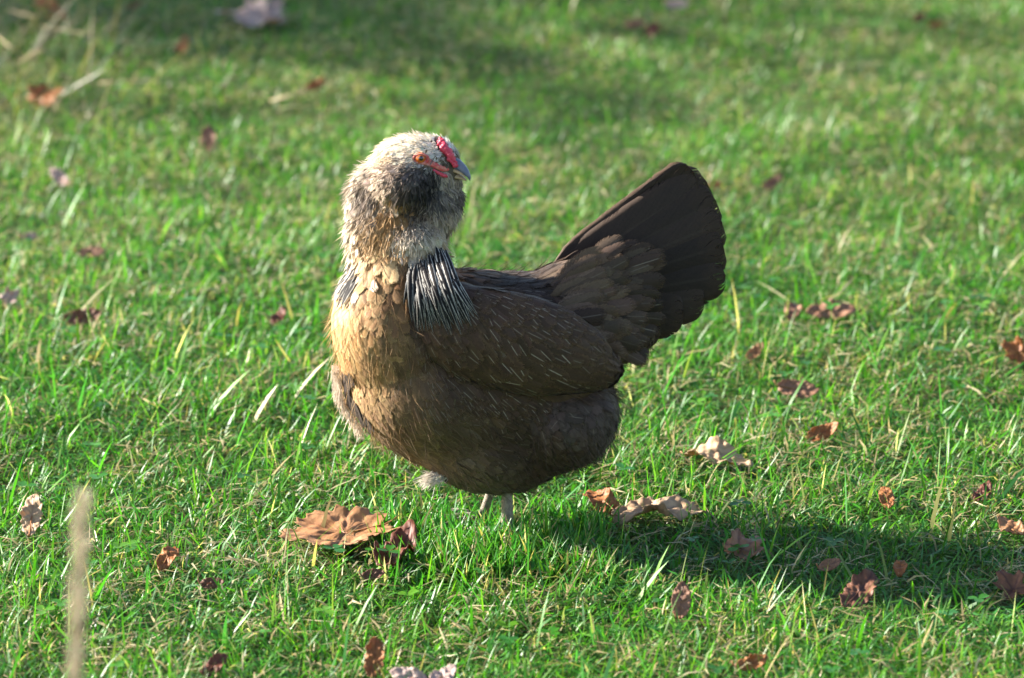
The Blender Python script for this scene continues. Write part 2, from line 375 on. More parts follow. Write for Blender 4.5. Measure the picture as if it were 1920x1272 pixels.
def build_leaf(i, u, v, w, h, shape, colr, yaw, curl, label):
    zt = 0.022
    P, t = ground_at(u, v + h * 0.12, zt)
    s = t / FPX * 1.0
    wid = w * s
    rs = i * 1.7
    nth, nr = (168, 18) if w > 110 else (72, 9)
    th = np.linspace(-np.pi, np.pi, nth, endpoint=False)
    r = leaf_outline(shape, th, rs)
    ya = R(yaw); c, sn = math.cos(ya), math.sin(ya)
    rr = (np.arange(1, nr + 1) / nr)
    X = np.concatenate([[0], (rr[:, None] * r * np.cos(th)).ravel()])
    Y = np.concatenate([[0], (rr[:, None] * r * np.sin(th)).ravel()])
    # veins (leaf space)
    vein = np.zeros(len(X))
    angs = [0, 1.0, -1.0, 2.0, -2.0] if shape in ('maple', 'broad') else [0]
    rad = np.hypot(X, Y); ang = np.arctan2(Y, X)
    for a in angs:
        d = np.abs((ang - a + np.pi) % (2 * np.pi) - np.pi)
        vein = np.maximum(vein, np.exp(-(np.sin(np.minimum(d, 1.57)) * rad / .035) ** 2) * (d < 1.57))
    if shape not in ('maple', 'broad'):
        side = np.exp(-(((X - .75 * np.abs(Y)) * 5.0 % 1.0 - .5) / .16) ** 2) * .55
        vein = np.maximum(vein, np.maximum(side, np.exp(-(Y / .05) ** 2)))
    edge = np.concatenate([[0], np.repeat(rr, nth)])
    # curl and crumple
    rg = np.random.default_rng(100 + i)
    k1, k2 = rg.uniform(.7, 1.3, 2)
    rk = .5 if shape == 'broad' else 1.0
    Z = curl * (0.42 * k1 * Y * Y + 0.20 * k2 * X * X * np.sign(rg.uniform(-.4, 1)))
    Z += (0.04 if shape == 'broad' else 0.10) * curl * np.sin(X * 5 + rs) * np.cos(Y * 4 + rs * .7) + rk * 0.05 * np.sin(X * 11 + rs) * np.sin(Y * 9) + rk * 0.03 * np.sin(X * 19 - Y * 7 + rs) * np.sin(Y * 17 + X * 5) + rg.normal(0, .003, len(X))
    Z -= 0.03 * vein
    if shape in ('broad', 'maple'): Z += 0.20 * curl * rad * (0.6 - np.abs(np.sin((ang) * 1.55)) ** .8)
    Z += (0.05 if shape == 'broad' else 0.16) * curl * (edge ** 4) * np.sin(ang * 3 + rs)
    # bend over: roll the side flaps
    Yc = Y * (1 - .25 * curl * np.abs(Y))
    x2, y2 = c * X - sn * Yc, sn * X + c * Yc
    sc = wid / max(1e-6, np.ptp(x2))
    dep = np.ptp(y2) * sc
    want = min(.98, h * s / max(dep, 1e-4))
    phi = math.atan2(CAM[2], P[1] - CAM[1])
    tilt = max(-0.12, math.asin(want) - phi - 0.25 * curl * 0.5)
    tilt = min(tilt, 1.25)
    L = np.stack([x2, y2, Z], -1) * sc
    L -= 0.5 * (L.max(0) + L.min(0)) * np.array([1, 1, 0])
    ct, st = math.cos(tilt), math.sin(tilt)
    L = np.stack([L[:, 0], ct * L[:, 1] - st * L[:, 2], st * L[:, 1] + ct * L[:, 2]], -1)
    gz = float(ground_z(P[0], P[1]))
    L[:, 2] += (0.012 - L[:, 2].min()) if tilt > .25 else (0.020 - np.percentile(L[:, 2], 30))
    F = [np.stack([np.zeros(nth, int), 1 + np.arange(nth), 1 + (np.arange(nth) + 1) % nth], 1)]
    Q = []
    for k in range(nr - 1):
        a = 1 + k * nth + np.arange(nth); b = 1 + k * nth + (np.arange(nth) + 1) % nth
        Q.append(np.stack([a, a + nth, b + nth, b], 1))
    F.append(np.concatenate(Q))
    me = np_mesh('fallen_leaf', L, F, {'luv': np.stack([vein, edge, 0 * vein], -1)})
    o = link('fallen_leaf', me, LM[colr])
    sm = o.modifiers.new('thickness', 'SOLIDIFY'); sm.thickness = 0.0005
    o.location = (P[0], P[1], gz)
    tag(o, label, 'leaf', 'fallen autumn leaves on the lawn')
    FOOT.append((P[0], P[1], wid * .5, dep * .5 * ct, tilt))
    # stem
    j = 1 + (nr - 1) * nth
    base = L[1 + (nr - 4) * nth] if shape == 'maple' else L[1 + (nr - 1) * nth]
    cen = L[0]
    dirn = unit(base - cen); ln = sc * (0.55 if shape == 'maple' else .22)
    pts = [cen + (base - cen) * .0, base, base + dirn * ln * .5 + np.array([0, 0, .002]), base + dirn * ln + np.array([0, 0, .006])]
    st_ = link('stem', tube_mesh('stem', pts, [.0007, .0008, .0007, .0009], 6), LM['purple' if colr in ('purple', 'red') else 'tan'], o)
    return o

def tube_mesh(name, pts, rad, seg=8, cap=True):
    P = np.asarray(pts, float); rad = np.asarray(rad, float); n = len(P)
    T = unit(np.gradient(P, axis=0))
    ref = np.array([0, 0, 1.0]) if abs(T[0][2]) < .9 else np.array([1.0, 0, 0])
    V = []
    for k in range(n):
        a = unit(np.cross(T[k], ref)); b = np.cross(T[k], a)
        ref = ref if abs(np.dot(T[k], ref)) < .95 else a
        ph = np.arange(seg) / seg * 2 * np.pi
        V.append(P[k] + rad[k] * (np.cos(ph)[:, None] * a + np.sin(ph)[:, None] * b))
    V = np.concatenate(V)
    i = np.arange(seg); j = (i + 1) % seg
    Q = np.concatenate([np.stack([k * seg + i, k * seg + j, (k + 1) * seg + j, (k + 1) * seg + i], 1) for k in range(n - 1)])
    F = [Q]
    if cap:
        V = np.concatenate([V, P[:1], P[-1:]])
        F.append(np.stack([j, i, np.full(seg, n * seg)], 1)); F.append(np.stack([(n - 1) * seg + i, (n - 1) * seg + j, np.full(seg, n * seg + 1)], 1))
    return np_mesh(name, V, F)

# ------------------------------------------------------------------ the hen
hen = bpy.data.objects.new('hen', None); C.objects.link(hen)
hen.empty_display_size = 0.1
tag(hen, 'brown hen with tan breast and bearded pale head, standing on the lawn', 'hen')

# (u, v, depth, semi-axes along/across in drawing units, semi-depth in m, rotation deg)
ELL = [
 (888, 700, 0.000, 250, 196, 0.080, 8),       # trunk
 (752, 615, -0.018, 128, 148, 0.074, -8),     # breast
 (802, 718, -0.012, 146, 128, 0.080, 20),     # lower breast
 (925, 815, 0.000, 150, 108, 0.066, 0),       # belly
 (1048, 778, 0.006, 112, 100, 0.072, -28),    # rear fluff
 (975, 600, 0.012, 175, 86, 0.070, 4),        # back
 (1105, 575, 0.032, 120, 78, 0.040, -32),     # tail base
 (1050, 548, 0.022, 88, 52, 0.046, -22),      # saddle
 (1064, 786, -0.030, 92, 84, 0.050, -28),     # thigh
 (1140, 622, 0.026, 84, 60, 0.036, 0),        # undertail
 (751, 528, -0.013, 94, 104, 0.055, 0),       # neck base
 (738, 440, -0.008, 86, 95, 0.041, 0),        # neck
 (738, 378, -0.004, 84, 84, 0.033, 0),        # upper neck
 (784, 316, -0.010, 84, 62, 0.031, 6),        # head
 (812, 302, -0.008, 44, 46, 0.026, 20),       # forehead
 (756, 346, -0.034, 50, 40, 0.026, 12),        # near muff
 (835, 372, 0.010, 32, 36, 0.018, 0),         # far muff
 (815, 388, -0.018, 46, 56, 0.027, 10),       # beard
 (780, 446, -0.034, 54, 30, 0.026, 8),        # ruff under the beard
]
WING = [(955, 640, -0.076, 190, 92, 0.028, 14), (1060, 675, -0.068, 105, 56, 0.022, 14), (860, 610, -0.066, 95, 80, 0.022, 30)]

def ell_mesh(specs, name, voxel, smooth_it, sign=1):
    bm = bmesh.new()
    for (u, v, y, a, b, c, rot) in specs:
        t = bmesh.ops.create_uvsphere(bm, u_segments=40, v_segments=24, radius=1.0)
        M = Matrix.Translation(Vector(H(u, v, y))) @ Matrix.Rotation(R(rot), 4, 'Y') @ Matrix.Diagonal((a * SC, c, b * SC, 1))
        if sign < 0: M = Matrix.Scale(-1, 4, (0, 1, 0)) @ M
        bmesh.ops.transform(bm, matrix=M, verts=t['verts'])
    bmesh.ops.recalc_face_normals(bm, faces=bm.faces)
    me = bpy.data.meshes.new('tmp'); bm.to_mesh(me); bm.free()
    o = bpy.data.objects.new('tmp', me); C.objects.link(o)
    m = o.modifiers.new('r', 'REMESH'); m.mode = 'VOXEL'; m.voxel_size = voxel
    s = o.modifiers.new('s', 'SMOOTH'); s.factor = 0.5; s.iterations = smooth_it
    dg = bpy.context.evaluated_depsgraph_get()
    res = bpy.data.meshes.new_from_object(o.evaluated_get(dg)); res.name = name
    bpy.data.objects.remove(o); bpy.data.meshes.remove(me)
    return res

def mesh_np(me):
    V = np.empty(len(me.vertices) * 3, np.float32); me.vertices.foreach_get('co', V); V = V.reshape(-1, 3).astype(float)
    me.calc_loop_triangles()
    T = np.empty(len(me.loop_triangles) * 3, np.int32); me.loop_triangles.foreach_get('vertices', T)
    return V, T.reshape(-1, 3)

body_me = ell_mesh(ELL, 'body', 0.0048, 7)
body = link('body', body_me, M_skin, hen)
wing_me = ell_mesh(WING, 'wing', 0.005, 5)
wing = link('wing', wing_me, M_skin, hen)
wing2_me = ell_mesh([(u, v, 0.058, a, b, c, r_) for (u, v, y, a, b, c, r_) in [(930, 600, 0, 190, 86, 0.026, 14), (1040, 630, 0, 105, 52, 0.02, 14)]], 'wing', 0.005, 5)
wing2 = link('wing', wing2_me, M_skin, hen)

def sampler(me):
    V, T = mesh_np(me)
    A, B, Cc = V[T[:, 0]], V[T[:, 1]], V[T[:, 2]]
    nrm = np.cross(B - A, Cc - A); ar = np.linalg.norm(nrm, axis=1) * .5
    bvh = BVHTree.FromPolygons([tuple(p) for p in V], [tuple(t) for t in T])
    return dict(V=V, T=T, A=A, B=B, C=Cc, n=unit(nrm), ar=ar, bvh=bvh)

def sample(S, n, rg):
    f = rg.choice(len(S['ar']), n, p=S['ar'] / S['ar'].sum())
    a = rg.random(n); b = rg.random(n); q = a + b > 1; a[q] = 1 - a[q]; b[q] = 1 - b[q]
    P = S['A'][f] + a[:, None] * (S['B'][f] - S['A'][f]) + b[:, None] * (S['C'][f] - S['A'][f])
    return P, S['n'][f]

def thin(P, dist, rg):
    """poisson-like thinning with a per-point distance"""
    cell = {}; keep = []
    order = rg.permutation(len(P)); g = 0.012
    for i in order:
        p = P[i]; k = tuple((p // g).astype(int)); ok = True; d = dist[i]
        m = int(d // g) + 1
        for dx in range(-m, m + 1):
            for dy in range(-m, m + 1):
                for dz in range(-m, m + 1):
                    for j in cell.get((k[0] + dx, k[1] + dy, k[2] + dz), ()):
                        if (P[j][0] - p[0]) ** 2 + (P[j][1] - p[1]) ** 2 + (P[j][2] - p[2]) ** 2 < d * d: ok = False; break
                    if not ok: break
                if not ok: break
            if not ok: break
        if ok: cell.setdefault(k, []).append(i); keep.append(i)
    return np.array(keep)

# plumage map: u, v -> flow direction (du, dv), base, edge colours, shaft, edge strength, length m, width m, lift, ruffle
cW, cCr, cGy, cDk = (0.70, 0.62, 0.50), (0.62, 0.48, 0.33), (0.27, 0.215, 0.18), (0.050, 0.040, 0.034)
cTn, cTl, cBr, cBd, cRu = (0.32, 0.175, 0.070), (0.52, 0.34, 0.165), (0.052, 0.0295, 0.0190), (0.031, 0.019, 0.0138), (0.21, 0.10, 0.036)
cMd, cBk, cBf = (0.115, 0.067, 0.037), (0.016, 0.014, 0.015), (0.066, 0.045, 0.036)
PM = [
 # head
 (800, 258, -1, .15, cW, cW, 0, .3, .010, .0045, .10, .5), (840, 275, -1, -.1, (.72, .68, .64), cW, 0, .3, .008, .004, .1, .5),
 (740, 268, -1, .35, (.70, .60, .46), cW, 0, .5, .012, .005, .15, .6), (690, 288, -.8, .8, cW, cW, 0, .5, .016, .006, .2, .6), (672, 305, -.6, .9, cW, cW, 0, .5, .016, .006, .2, .6),
 (770, 280, -1, .2, cW, cCr, 0, .5, .010, .0045, .1, .5), (820, 290, -1, .3, (.66, .58, .50), cW, 0, .3, .007, .0035, .08, .4), (835, 298, -.8, .5, (.10, .07, .05), (.2, .15, .1), 0, .3, .006, .003, .08, .3),
 (720, 298, -.8, .6, cCr, cW, 0, .5, .014, .006, .15, .6), (762, 292, -.9, .4, cW, cW, 0, .3, .009, .004, .1, .5),
 # muff
 (722, 325, -.8, .6, (.24, .18, .145), cCr, 0, .3, .020, .008, .30, .7), (750, 316, -.7, .7, (.20, .14, .105), cGy, 0, .3, .020, .008, .30, .7), (772, 325, -.6, .9, (.12, .095, .085), cDk, 0, .4, .016, .006, .2, .8),
 (795, 335, -.3, 1, cDk, cBk, 0, .2, .016, .006, .2, .8), (808, 350, -.2, 1, cBk, cBk, 0, .2, .014, .005, .15, .7), (790, 365, -.3, 1, cBk, cDk, 0, .2, .016, .006, .2, .8),
 (752, 345, -.5, .9, (.15, .108, .08), cDk, 0, .3, .021, .008, .30, .7), (765, 372, -.3, 1, (.085, .062, .05), cDk, 0, .3, .022, .009, .22, .9), (722, 352, -.6, .9, (.25, .19, .145), cCr, 0, .4, .021, .008, .32, .7),
 # beard
 (840, 345, .1, 1, (.30, .25, .21), cCr, 0, .5, .012, .005, .15, .8), (864, 368, .2, 1, cBf, cGy, 0, .4, .013, .005, .2, .8), (820, 375, 0, 1, (.06, .05, .045), cGy, 0, .4, .016, .006, .2, .8), (812, 400, 0, 1, cGy, cCr, 0, .5, .018, .006, .2, .9),
 (842, 405, .1, 1, (.30, .25, .20), cCr, 0, .6, .016, .006, .2, .9), (785, 400, -.1, 1, cBd, cGy, 0, .3, .018, .007, .2, .8),
 (765, 450, 0, 1, (.50, .42, .34), cW, 0, .6, .020, .007, .2, .7), (800, 448, .1, 1, (.50, .42, .34), cW, 0, .6, .018, .007, .2, .7), (828, 455, .1, 1, (.42, .33, .22), cCr, 0, .6, .018, .007, .2, .8), (770, 424, 0, 1, (.30, .23, .17), cGy, 0, .6, .018, .007, .2, .7),
 # neck
 (668, 335, -.3, 1, (.25, .195, .15), (.48, .38, .27), 0, .6, .022, .009, .2, .7), (690, 365, -.2, 1, (.16, .122, .096), cGy, 0, .6, .024, .009, .18, .7), (685, 400, -.2, 1, (.17, .122, .084), (.40, .30, .20), 0, .6, .024, .009, .18, .7), (740, 392, -.1, 1, cTn, cTl, 0, .5, .022, .009, .2, .7), (722, 420, -.1, 1, (.34, .20, .09), cTl, 0, .5, .024, .009, .2, .7),
 (648, 380, -.1, 1, cW, cBk, 0, .8, .016, .012, .35, .5), (645, 415, -.1, 1, cW, cBk, 0, .8, .016, .012, .35, .5), (645, 450, -.1, 1, cW, cBk, 0, .8, .018, .012, .35, .5), (655, 500, 0, 1, cW, cBk, .2, .7, .030, .010, .15, .4),
 (690, 455, 0, 1, (.40, .27, .15), cTl, 0, .5, .026, .011, .18, .6), (705, 500, 0, 1, (.24, .125, .05), cTl, 0, .6, .030, .011, .10, .6), (730, 480, .1, 1, cTl, cTl, 0, .6, .024, .012, .2, .6), (755, 500, .1, 1, (.12, .060, .026), cTn, 0, .5, .024, .011, .16, .6),
 (835, 485, .25, 1, (.20, .085, .03), cBk, 0, .6, .022, .009, .12, .5), (745, 550, .1, 1, (.13, .068, .030), cTn, 0, .5, .024, .012, .12, .5), (705, 545, .1, 1, (.22, .12, .05), cTl, 0, .6, .024, .012, .12, .5),
 # breast
 (640, 560, 0, 1, cTl, cTl, .0, .8, .022, .0112, .04, .3), (670, 600, 0, 1, cTn, cTl, .1, .9, .022, .0112, .06, .3), (640, 660, .05, 1, cTn, cTl, .1, .9, .022, .0112, .06, .3),
 (700, 680, .15, 1, (.23, .130, .056), (.42, .265, .125), .2, .9, .021, .0108, .06, .3), (735, 620, .15, 1, (.145, .082, .038), (.27, .155, .068), .2, .6, .022, .0112, .06, .3), (690, 760, .4, .95, (.19, .112, .055), (.38, .245, .12), .2, .9, .020, .0098, .07, .3),
 (760, 690, .3, 1, (.11, .063, .032), (.20, .12, .06), .5, .6, .022, .0105, .06, .3), (740, 770, .45, .9, (.115, .067, .035), (.25, .155, .075), .4, .8, .020, .0098, .07, .3), (650, 730, .2, 1, (.30, .18, .09), cTl, 0, .6, .019, .010, .1, .4),
 (770, 830, .6, .75, (.13, .080, .042), (.28, .18, .09), .2, .9, .020, .0098, .07, .3), (800, 590, .3, 1, cBr, cMd, .4, .3, .03, .015, .06, .3),
 # flank and belly
 (850, 800, .7, .7, (.080, .050, .030), (.16, .10, .055), .5, .5, .024, .012, .09, .35), (850, 880, .85, .5, (.10, .066, .04), (.18, .12, .07), .1, .6, .024, .012, .12, .6), (930, 920, .8, .5, (.068, .046, .03), (.11, .075, .048), 0, .4, .024, .011, .15, .8),
 (940, 820, .75, .65, cBr, (.08, .056, .04), .6, .3, .024, .012, .09, .4), (1040, 860, .6, .75, cBr, cBf, .4, .2, .026, .012, .14, .7), (1120, 790, .5, .85, cBf, cBf, .3, .2, .027, .013, .14, .7), (1060, 770, .7, .7, cBf, cBf, .5, .2, .027, .013, .12, .6),
 (1000, 900, .6, .7, cBr, cMd, 0, .3, .026, .012, .16, .8),
 # side, back
 (860, 680, .5, .85, cBr, cBr, 1, .1, .030, .015, .06, .25), (950, 700, .7, .65, cBr, cBd, 1, .2, .030, .016, .06, .25), (880, 560, .75, .6, cBd, cBr, .7, .2, .032, .016, .05, .2),
 (960, 530, 1, .2, cBd, cBr, .6, .2, .034, .016, .05, .2), (1000, 610, .9, .45, cBr, cBd, 1, .2, .034, .018, .05, .2), (1090, 690, .9, .4, cBr, cMd, .8, .2, .038, .020, .05, .2),
 # tail coverts
 (1050, 510, .9, -.35, (.085, .054, .035), cMd, .5, .3, .036, .018, .07, .3), (1120, 470, .85, -.5, (.085, .054, .035), cMd, .6, .3, .045, .024, .07, .3), (1120, 540, 1, -.15, (.080, .051, .033), cMd, .7, .3, .045, .024, .08, .3),
 (1150, 600, 1, .2, (.062, .040, .027), cMd, .6, .3, .042, .022, .08, .4), (1170, 650, .8, .6, (.062, .040, .027), cMd, .3, .3, .036, .02, .1, .5), (1070, 590, .9, .3, (.085, .054, .035), cMd, .3, .3, .036, .018, .1, .4),
]
pm_uv = np.array([p[:2] for p in PM], float)
pm_dat = np.array([list(p[2:4]) + list(p[4]) + list(p[5]) + list(p[6:12]) for p in PM], float)
def plumage(P, jit=0.0, rg=None):
    u, v = HI(P)
    if jit: u = u + rg.normal(0, jit, len(u)); v = v + rg.normal(0, jit, len(v))
    d2 = (u[:, None] - pm_uv[:, 0]) ** 2 + (v[:, None] - pm_uv[:, 1]) ** 2
    w = 1 / (d2 + 70) ** 3.2
    w /= w.sum(1, keepdims=True)
    return w @ pm_dat

def plumage_wing(P):
    u, v = HI(P)
    pm = np.empty((len(P), pm_dat.shape[1]))
    f = np.clip((u - 780) / 360, 0, 1)[:, None]
    pm[:, 0:1] = .45 + .5 * f; pm[:, 1:2] = .85 - .45 * f
    pm[:, 2:5] = np.array(cBr) * (1.05 - .15 * f); pm[:, 5:8] = np.array(cMd) * 1.0; pm[:, 8] = 1.0; pm[:, 9] = .6
    pm[:, 10:11] = .028 + .012 * f; pm[:, 11:12] = .0135 + .0065 * f; pm[:, 12] = .045; pm[:, 13] = .18
    return pm

RV_C = np.array([0, .10, .26, .44, .62, .78, .90, .97, 1.0])
WV = {'contour': lambda v: np.minimum(1, (v / .30 + .02)) ** .6 * np.sqrt(np.clip(1 - (np.clip(v - .55, 0, 1) / .45) ** 2.2, 0, 1)),
      'hackle': lambda v: np.minimum(1, v / .2 + .2) * (1 - v ** 3.5) ** .7,
      'tailside': lambda v: np.minimum(1, v / .18 + .06) ** .8 * np.clip(1 - (np.clip(v - .74, 0, 1) / .26) ** 2.2, 0, 1) ** .5,
      'wisp': lambda v: np.minimum(1, v / .3 + .1) * (1 - v ** 3),
      'flight': lambda v: np.minimum(1, v / .18 + .06) ** .8 * np.clip(1 - (np.clip(v - .88, 0, 1) / .12) ** 2.6, 0, 1) ** .5 * (.72 + .28 * np.clip(v, 0, 1))}

def feather_grid(P, D, Nn, L, W, lift, kind, S=None, curl=0.0, cup=0.25, cols=5, rows=RV_C, off0=0.0008, rg=None, jag=0.06, twist=None):
    """returns vertex grid (N,R,C,3) and uv grid"""
    N = len(P); v = rows; Rn = len(v)
    D = unit(D - (D * Nn).sum(-1, keepdims=True) * Nn)
    sp = P[:, None, :] + D[:, None, :] * (v[None, :, None] * L[:, None, None])
    nn = np.repeat(Nn[:, None, :], Rn, 1).copy()
    if S is not None:
        bv = S['bvh']
        for i in range(N):
            for k in range(1, Rn):
                loc, nr, idx, ds = bv.find_nearest(Vector(sp[i, k]))
                sp[i, k] = loc; nn[i, k] = nr
        # smooth the normals along the vane and keep the length
        for _ in range(2):
            nn[:, 1:-1] = (nn[:, :-2] + nn[:, 1:-1] * 2 + nn[:, 2:]); nn = unit(nn)
    sp = sp + nn * (off0 + lift[:, None] * (v[None] ** 1.2) * L[:, None])[..., None] - nn * (curl * (v ** 2)[None] * L[:, None])[..., None]
    T = unit(np.gradient(sp, axis=1)); side = unit(np.cross(T, nn))
    if twist is not None:
        side = unit(side + nn * twist[:, None, None])
    u = np.linspace(-1, 1, cols)
    w = WV[kind](v)
    hw = W[:, None] * .5 * w[None]
    if rg is not None and jag > 0:
        hwj = hw[..., None] * (1 + rg.uniform(-jag, jag, (N, Rn, cols)) * np.abs(u))
    else: hwj = np.repeat(hw[..., None], cols, -1)
    G = sp[:, :, None, :] + side[:, :, None, :] * (hwj * u)[..., None] - nn[:, :, None, :] * (cup * hwj * (u ** 2))[..., None]
    # barbs sweep: the rim reaches further along
    G = G + T[:, :, None, :] * (0.12 * hwj * np.abs(u))[..., None]
    UV = np.zeros((N, Rn, cols, 3)); UV[..., 0] = u; UV[..., 1] = v[None, :, None]
    return G, UV

def grid_faces(N, Rn, Cn):
    a = (np.arange(Rn - 1)[:, None] * Cn + np.arange(Cn - 1)[None]).ravel()
    q = np.stack([a, a + 1, a + Cn + 1, a + Cn], 1)
    return (np.arange(N)[:, None, None] * (Rn * Cn) + q[None]).reshape(-1, 4)

def feather_mesh(name, G, UV, base, edge, par):
    N, Rn, Cn, _ = G.shape
    rep = lambda a: np.repeat(a, Rn * Cn, 0)
    return np_mesh(name, G.reshape(-1, 3), [grid_faces(N, Rn, Cn)],
                   {'fuv': UV.reshape(-1, 3), 'base': rep(base), 'edge': rep(edge), 'par': rep(par)})

def plum_attrs(pm, rg, var=.13):
    N = len(pm)
    k = np.clip(rg.normal(1, var, (N, 1)), .6, 1.5) * (1 + rg.normal(0, .03, (N, 3)))
    base = np.clip(pm[:, 2:5] * k, 0.004, .8); edge = np.clip(pm[:, 5:8] * (0.5 + 0.5 * k), 0.004, .85)
    sh = np.clip(pm[:, 8], 0, 1) * (rg.random(N) < .60) * rg.uniform(.2, 1, N)
    par = np.stack([sh, np.clip(pm[:, 9], 0, 1), rg.random(N)], -1)
    return base, edge, par

TOCAM = unit(CAM - np.array([0, 0, .2]))
SB, SW, SW2 = sampler(body_me), sampler(wing_me), sampler(wing2_me)
def merged(*SS):
    V = np.concatenate([q['V'] for q in SS]); off = np.cumsum([0] + [len(q['V']) for q in SS])
    T = np.concatenate([q['T'] + o for q, o in zip(SS, off)])
    return dict(bvh=BVHTree.FromPolygons([tuple(p) for p in V], [tuple(t) for t in T]))
SALL = merged(SB, SW, SW2)
def surf(u, v, S=None):
    """point and normal of the bird's side at a place of its drawing"""
    p0 = H(u, v, -0.3); loc, nr, i, d = (S or SB)['bvh'].ray_cast(Vector(p0), Vector(H(u, v, .3) - p0).normalized())
    return (None, None) if loc is None else (np.array(loc), np.array(nr))

def plume(S, n, spacing, parent, individual=0, seed=1, region=None, name='plumage', wingmap=False):
    rg = np.random.default_rng(seed)
    P, Nn = sample(S, n, rg)
    if region is not None:
        k = region(P, Nn); P, Nn = P[k], Nn[k]
    pmf = (lambda Q, *a: plumage_wing(Q)) if wingmap else plumage
    pm = pmf(P)
    keep = thin(P, spacing * pm[:, 11], rg)
    P, Nn, pm = P[keep], Nn[keep], pmf(P[keep], 5.0, rg)
    N = len(P)
    Dr = np.stack([pm[:, 0], np.zeros(N), -pm[:, 1] / CP], -1)
    ruf = pm[:, 13]
    Dr = unit(Dr) + rg.normal(0, 1, (N, 3)) * (0.16 + .35 * ruf)[:, None]
    L = pm[:, 10] * rg.uniform(.85, 1.18, N); W = pm[:, 11] * rg.uniform(.9, 1.15, N)
    lift = pm[:, 12] * rg.uniform(.6, 1.5, N)
    G, UV = feather_grid(P, Dr, Nn, L, W, lift * .75, 'contour', S, rg=rg, off0=.0006, cup=.14, twist=rg.normal(0, .10, N))
    base, edge, par = plum_attrs(pm, rg)
    big = []
    if individual:
        vis = (Nn @ TOCAM) * W * (L)
        fr = (pm[:, 11] > .0095)
        vis = np.where(fr, vis, -1)
        big = np.argsort(-vis)[:individual]
        for i in big:
            me = feather_mesh('feather', G[i:i + 1], UV[i:i + 1], base[i:i + 1], edge[i:i + 1], par[i:i + 1])
            link('feather', me, M_feather, parent)
    rest = np.setdiff1d(np.arange(N), big)
    o = link(name, feather_mesh(name, G[rest], UV[rest], base[rest], edge[rest], par[rest]), M_feather, parent)
    o['kind'] = 'stuff'
    return N

def not_face(P, Nn):
    u, v = HI(P)
    near = (P[:, 1] < 0.0)
    face = near & (((u - 793) / 14) ** 2 + ((v - 298) / 9) ** 2 < 1)
    du, dv = 850 - 800, 321 - 305
    tt = np.clip(((u - 800) * du + (v - 305) * dv) / (du * du + dv * dv), 0, 1)
    lore = near & (np.hypot(u - 800 - tt * du, v - 305 - tt * dv) < 7)
    beak = (u > 846) & (v > 295) & (v < 336)
    ts = np.clip(((u - 824) * 28 + (v - 264) * 44) / (28 ** 2 + 44 ** 2), 0, 1)
    comb = near & (np.hypot(u - 824 - ts * 28, v - 264 - ts * 44) < 9)
    return ~(face | lore | beak | comb)
n1 = plume(SB, 70000, .50, body, 150, 11, not_face)
n2 = plume(SW, 16000, .46, wing, 110, 12, wingmap=True)
n3 = plume(SW2, 9000, .55, wing2, 0, 13, wingmap=True)
print('feathers', n1, n2, n3)

# feathers lying over the seam between breast and wing
def seam():
    rg = np.random.default_rng(17)
    u = np.concatenate([rg.uniform(775, 850, 190), rg.uniform(840, 1010, 110)]); v = np.concatenate([rg.uniform(560, 760, 190), rg.uniform(700, 775, 110)])
    v[190:] = 728 + (u[190:] - 840) * .10 + rg.normal(0, 14, 110); u2 = rg.uniform(850, 1100, 200); v2 = 545 + (u2 - 850) * .24 + rg.normal(0, 13, 200); u = np.concatenate([u, u2]); v = np.concatenate([v, v2])
    P, Nn = [], []
    for a, b in zip(u, v):
        p, q = surf(a, b, SALL)
        if p is not None: P.append(p); Nn.append(q)
    P, Nn = np.array(P), np.array(Nn); N = len(P)
    pm = plumage(P, 6, rg); pw = plumage_wing(P); U, _ = HI(P); f = np.clip((U - 775) / 60, 0, 1)[:, None]
    pm = pm * (1 - f) + pw * f
    Dr = unit(np.stack([pm[:, 0], np.zeros(N), -pm[:, 1]], -1)) + rg.normal(0, .16, (N, 3))
    G, UV = feather_grid(P, Dr, Nn, rg.uniform(.022, .030, N), rg.uniform(.010, .014, N), rg.uniform(.05, .1, N), 'contour', SALL, rg=rg, off0=.0012)
    base, edge, par = plum_attrs(pm, rg)
    o = link('shoulder_feathers', feather_mesh('shoulder_feathers', G, UV, base, edge, par), M_feather, body); o['kind'] = 'stuff'
seam()

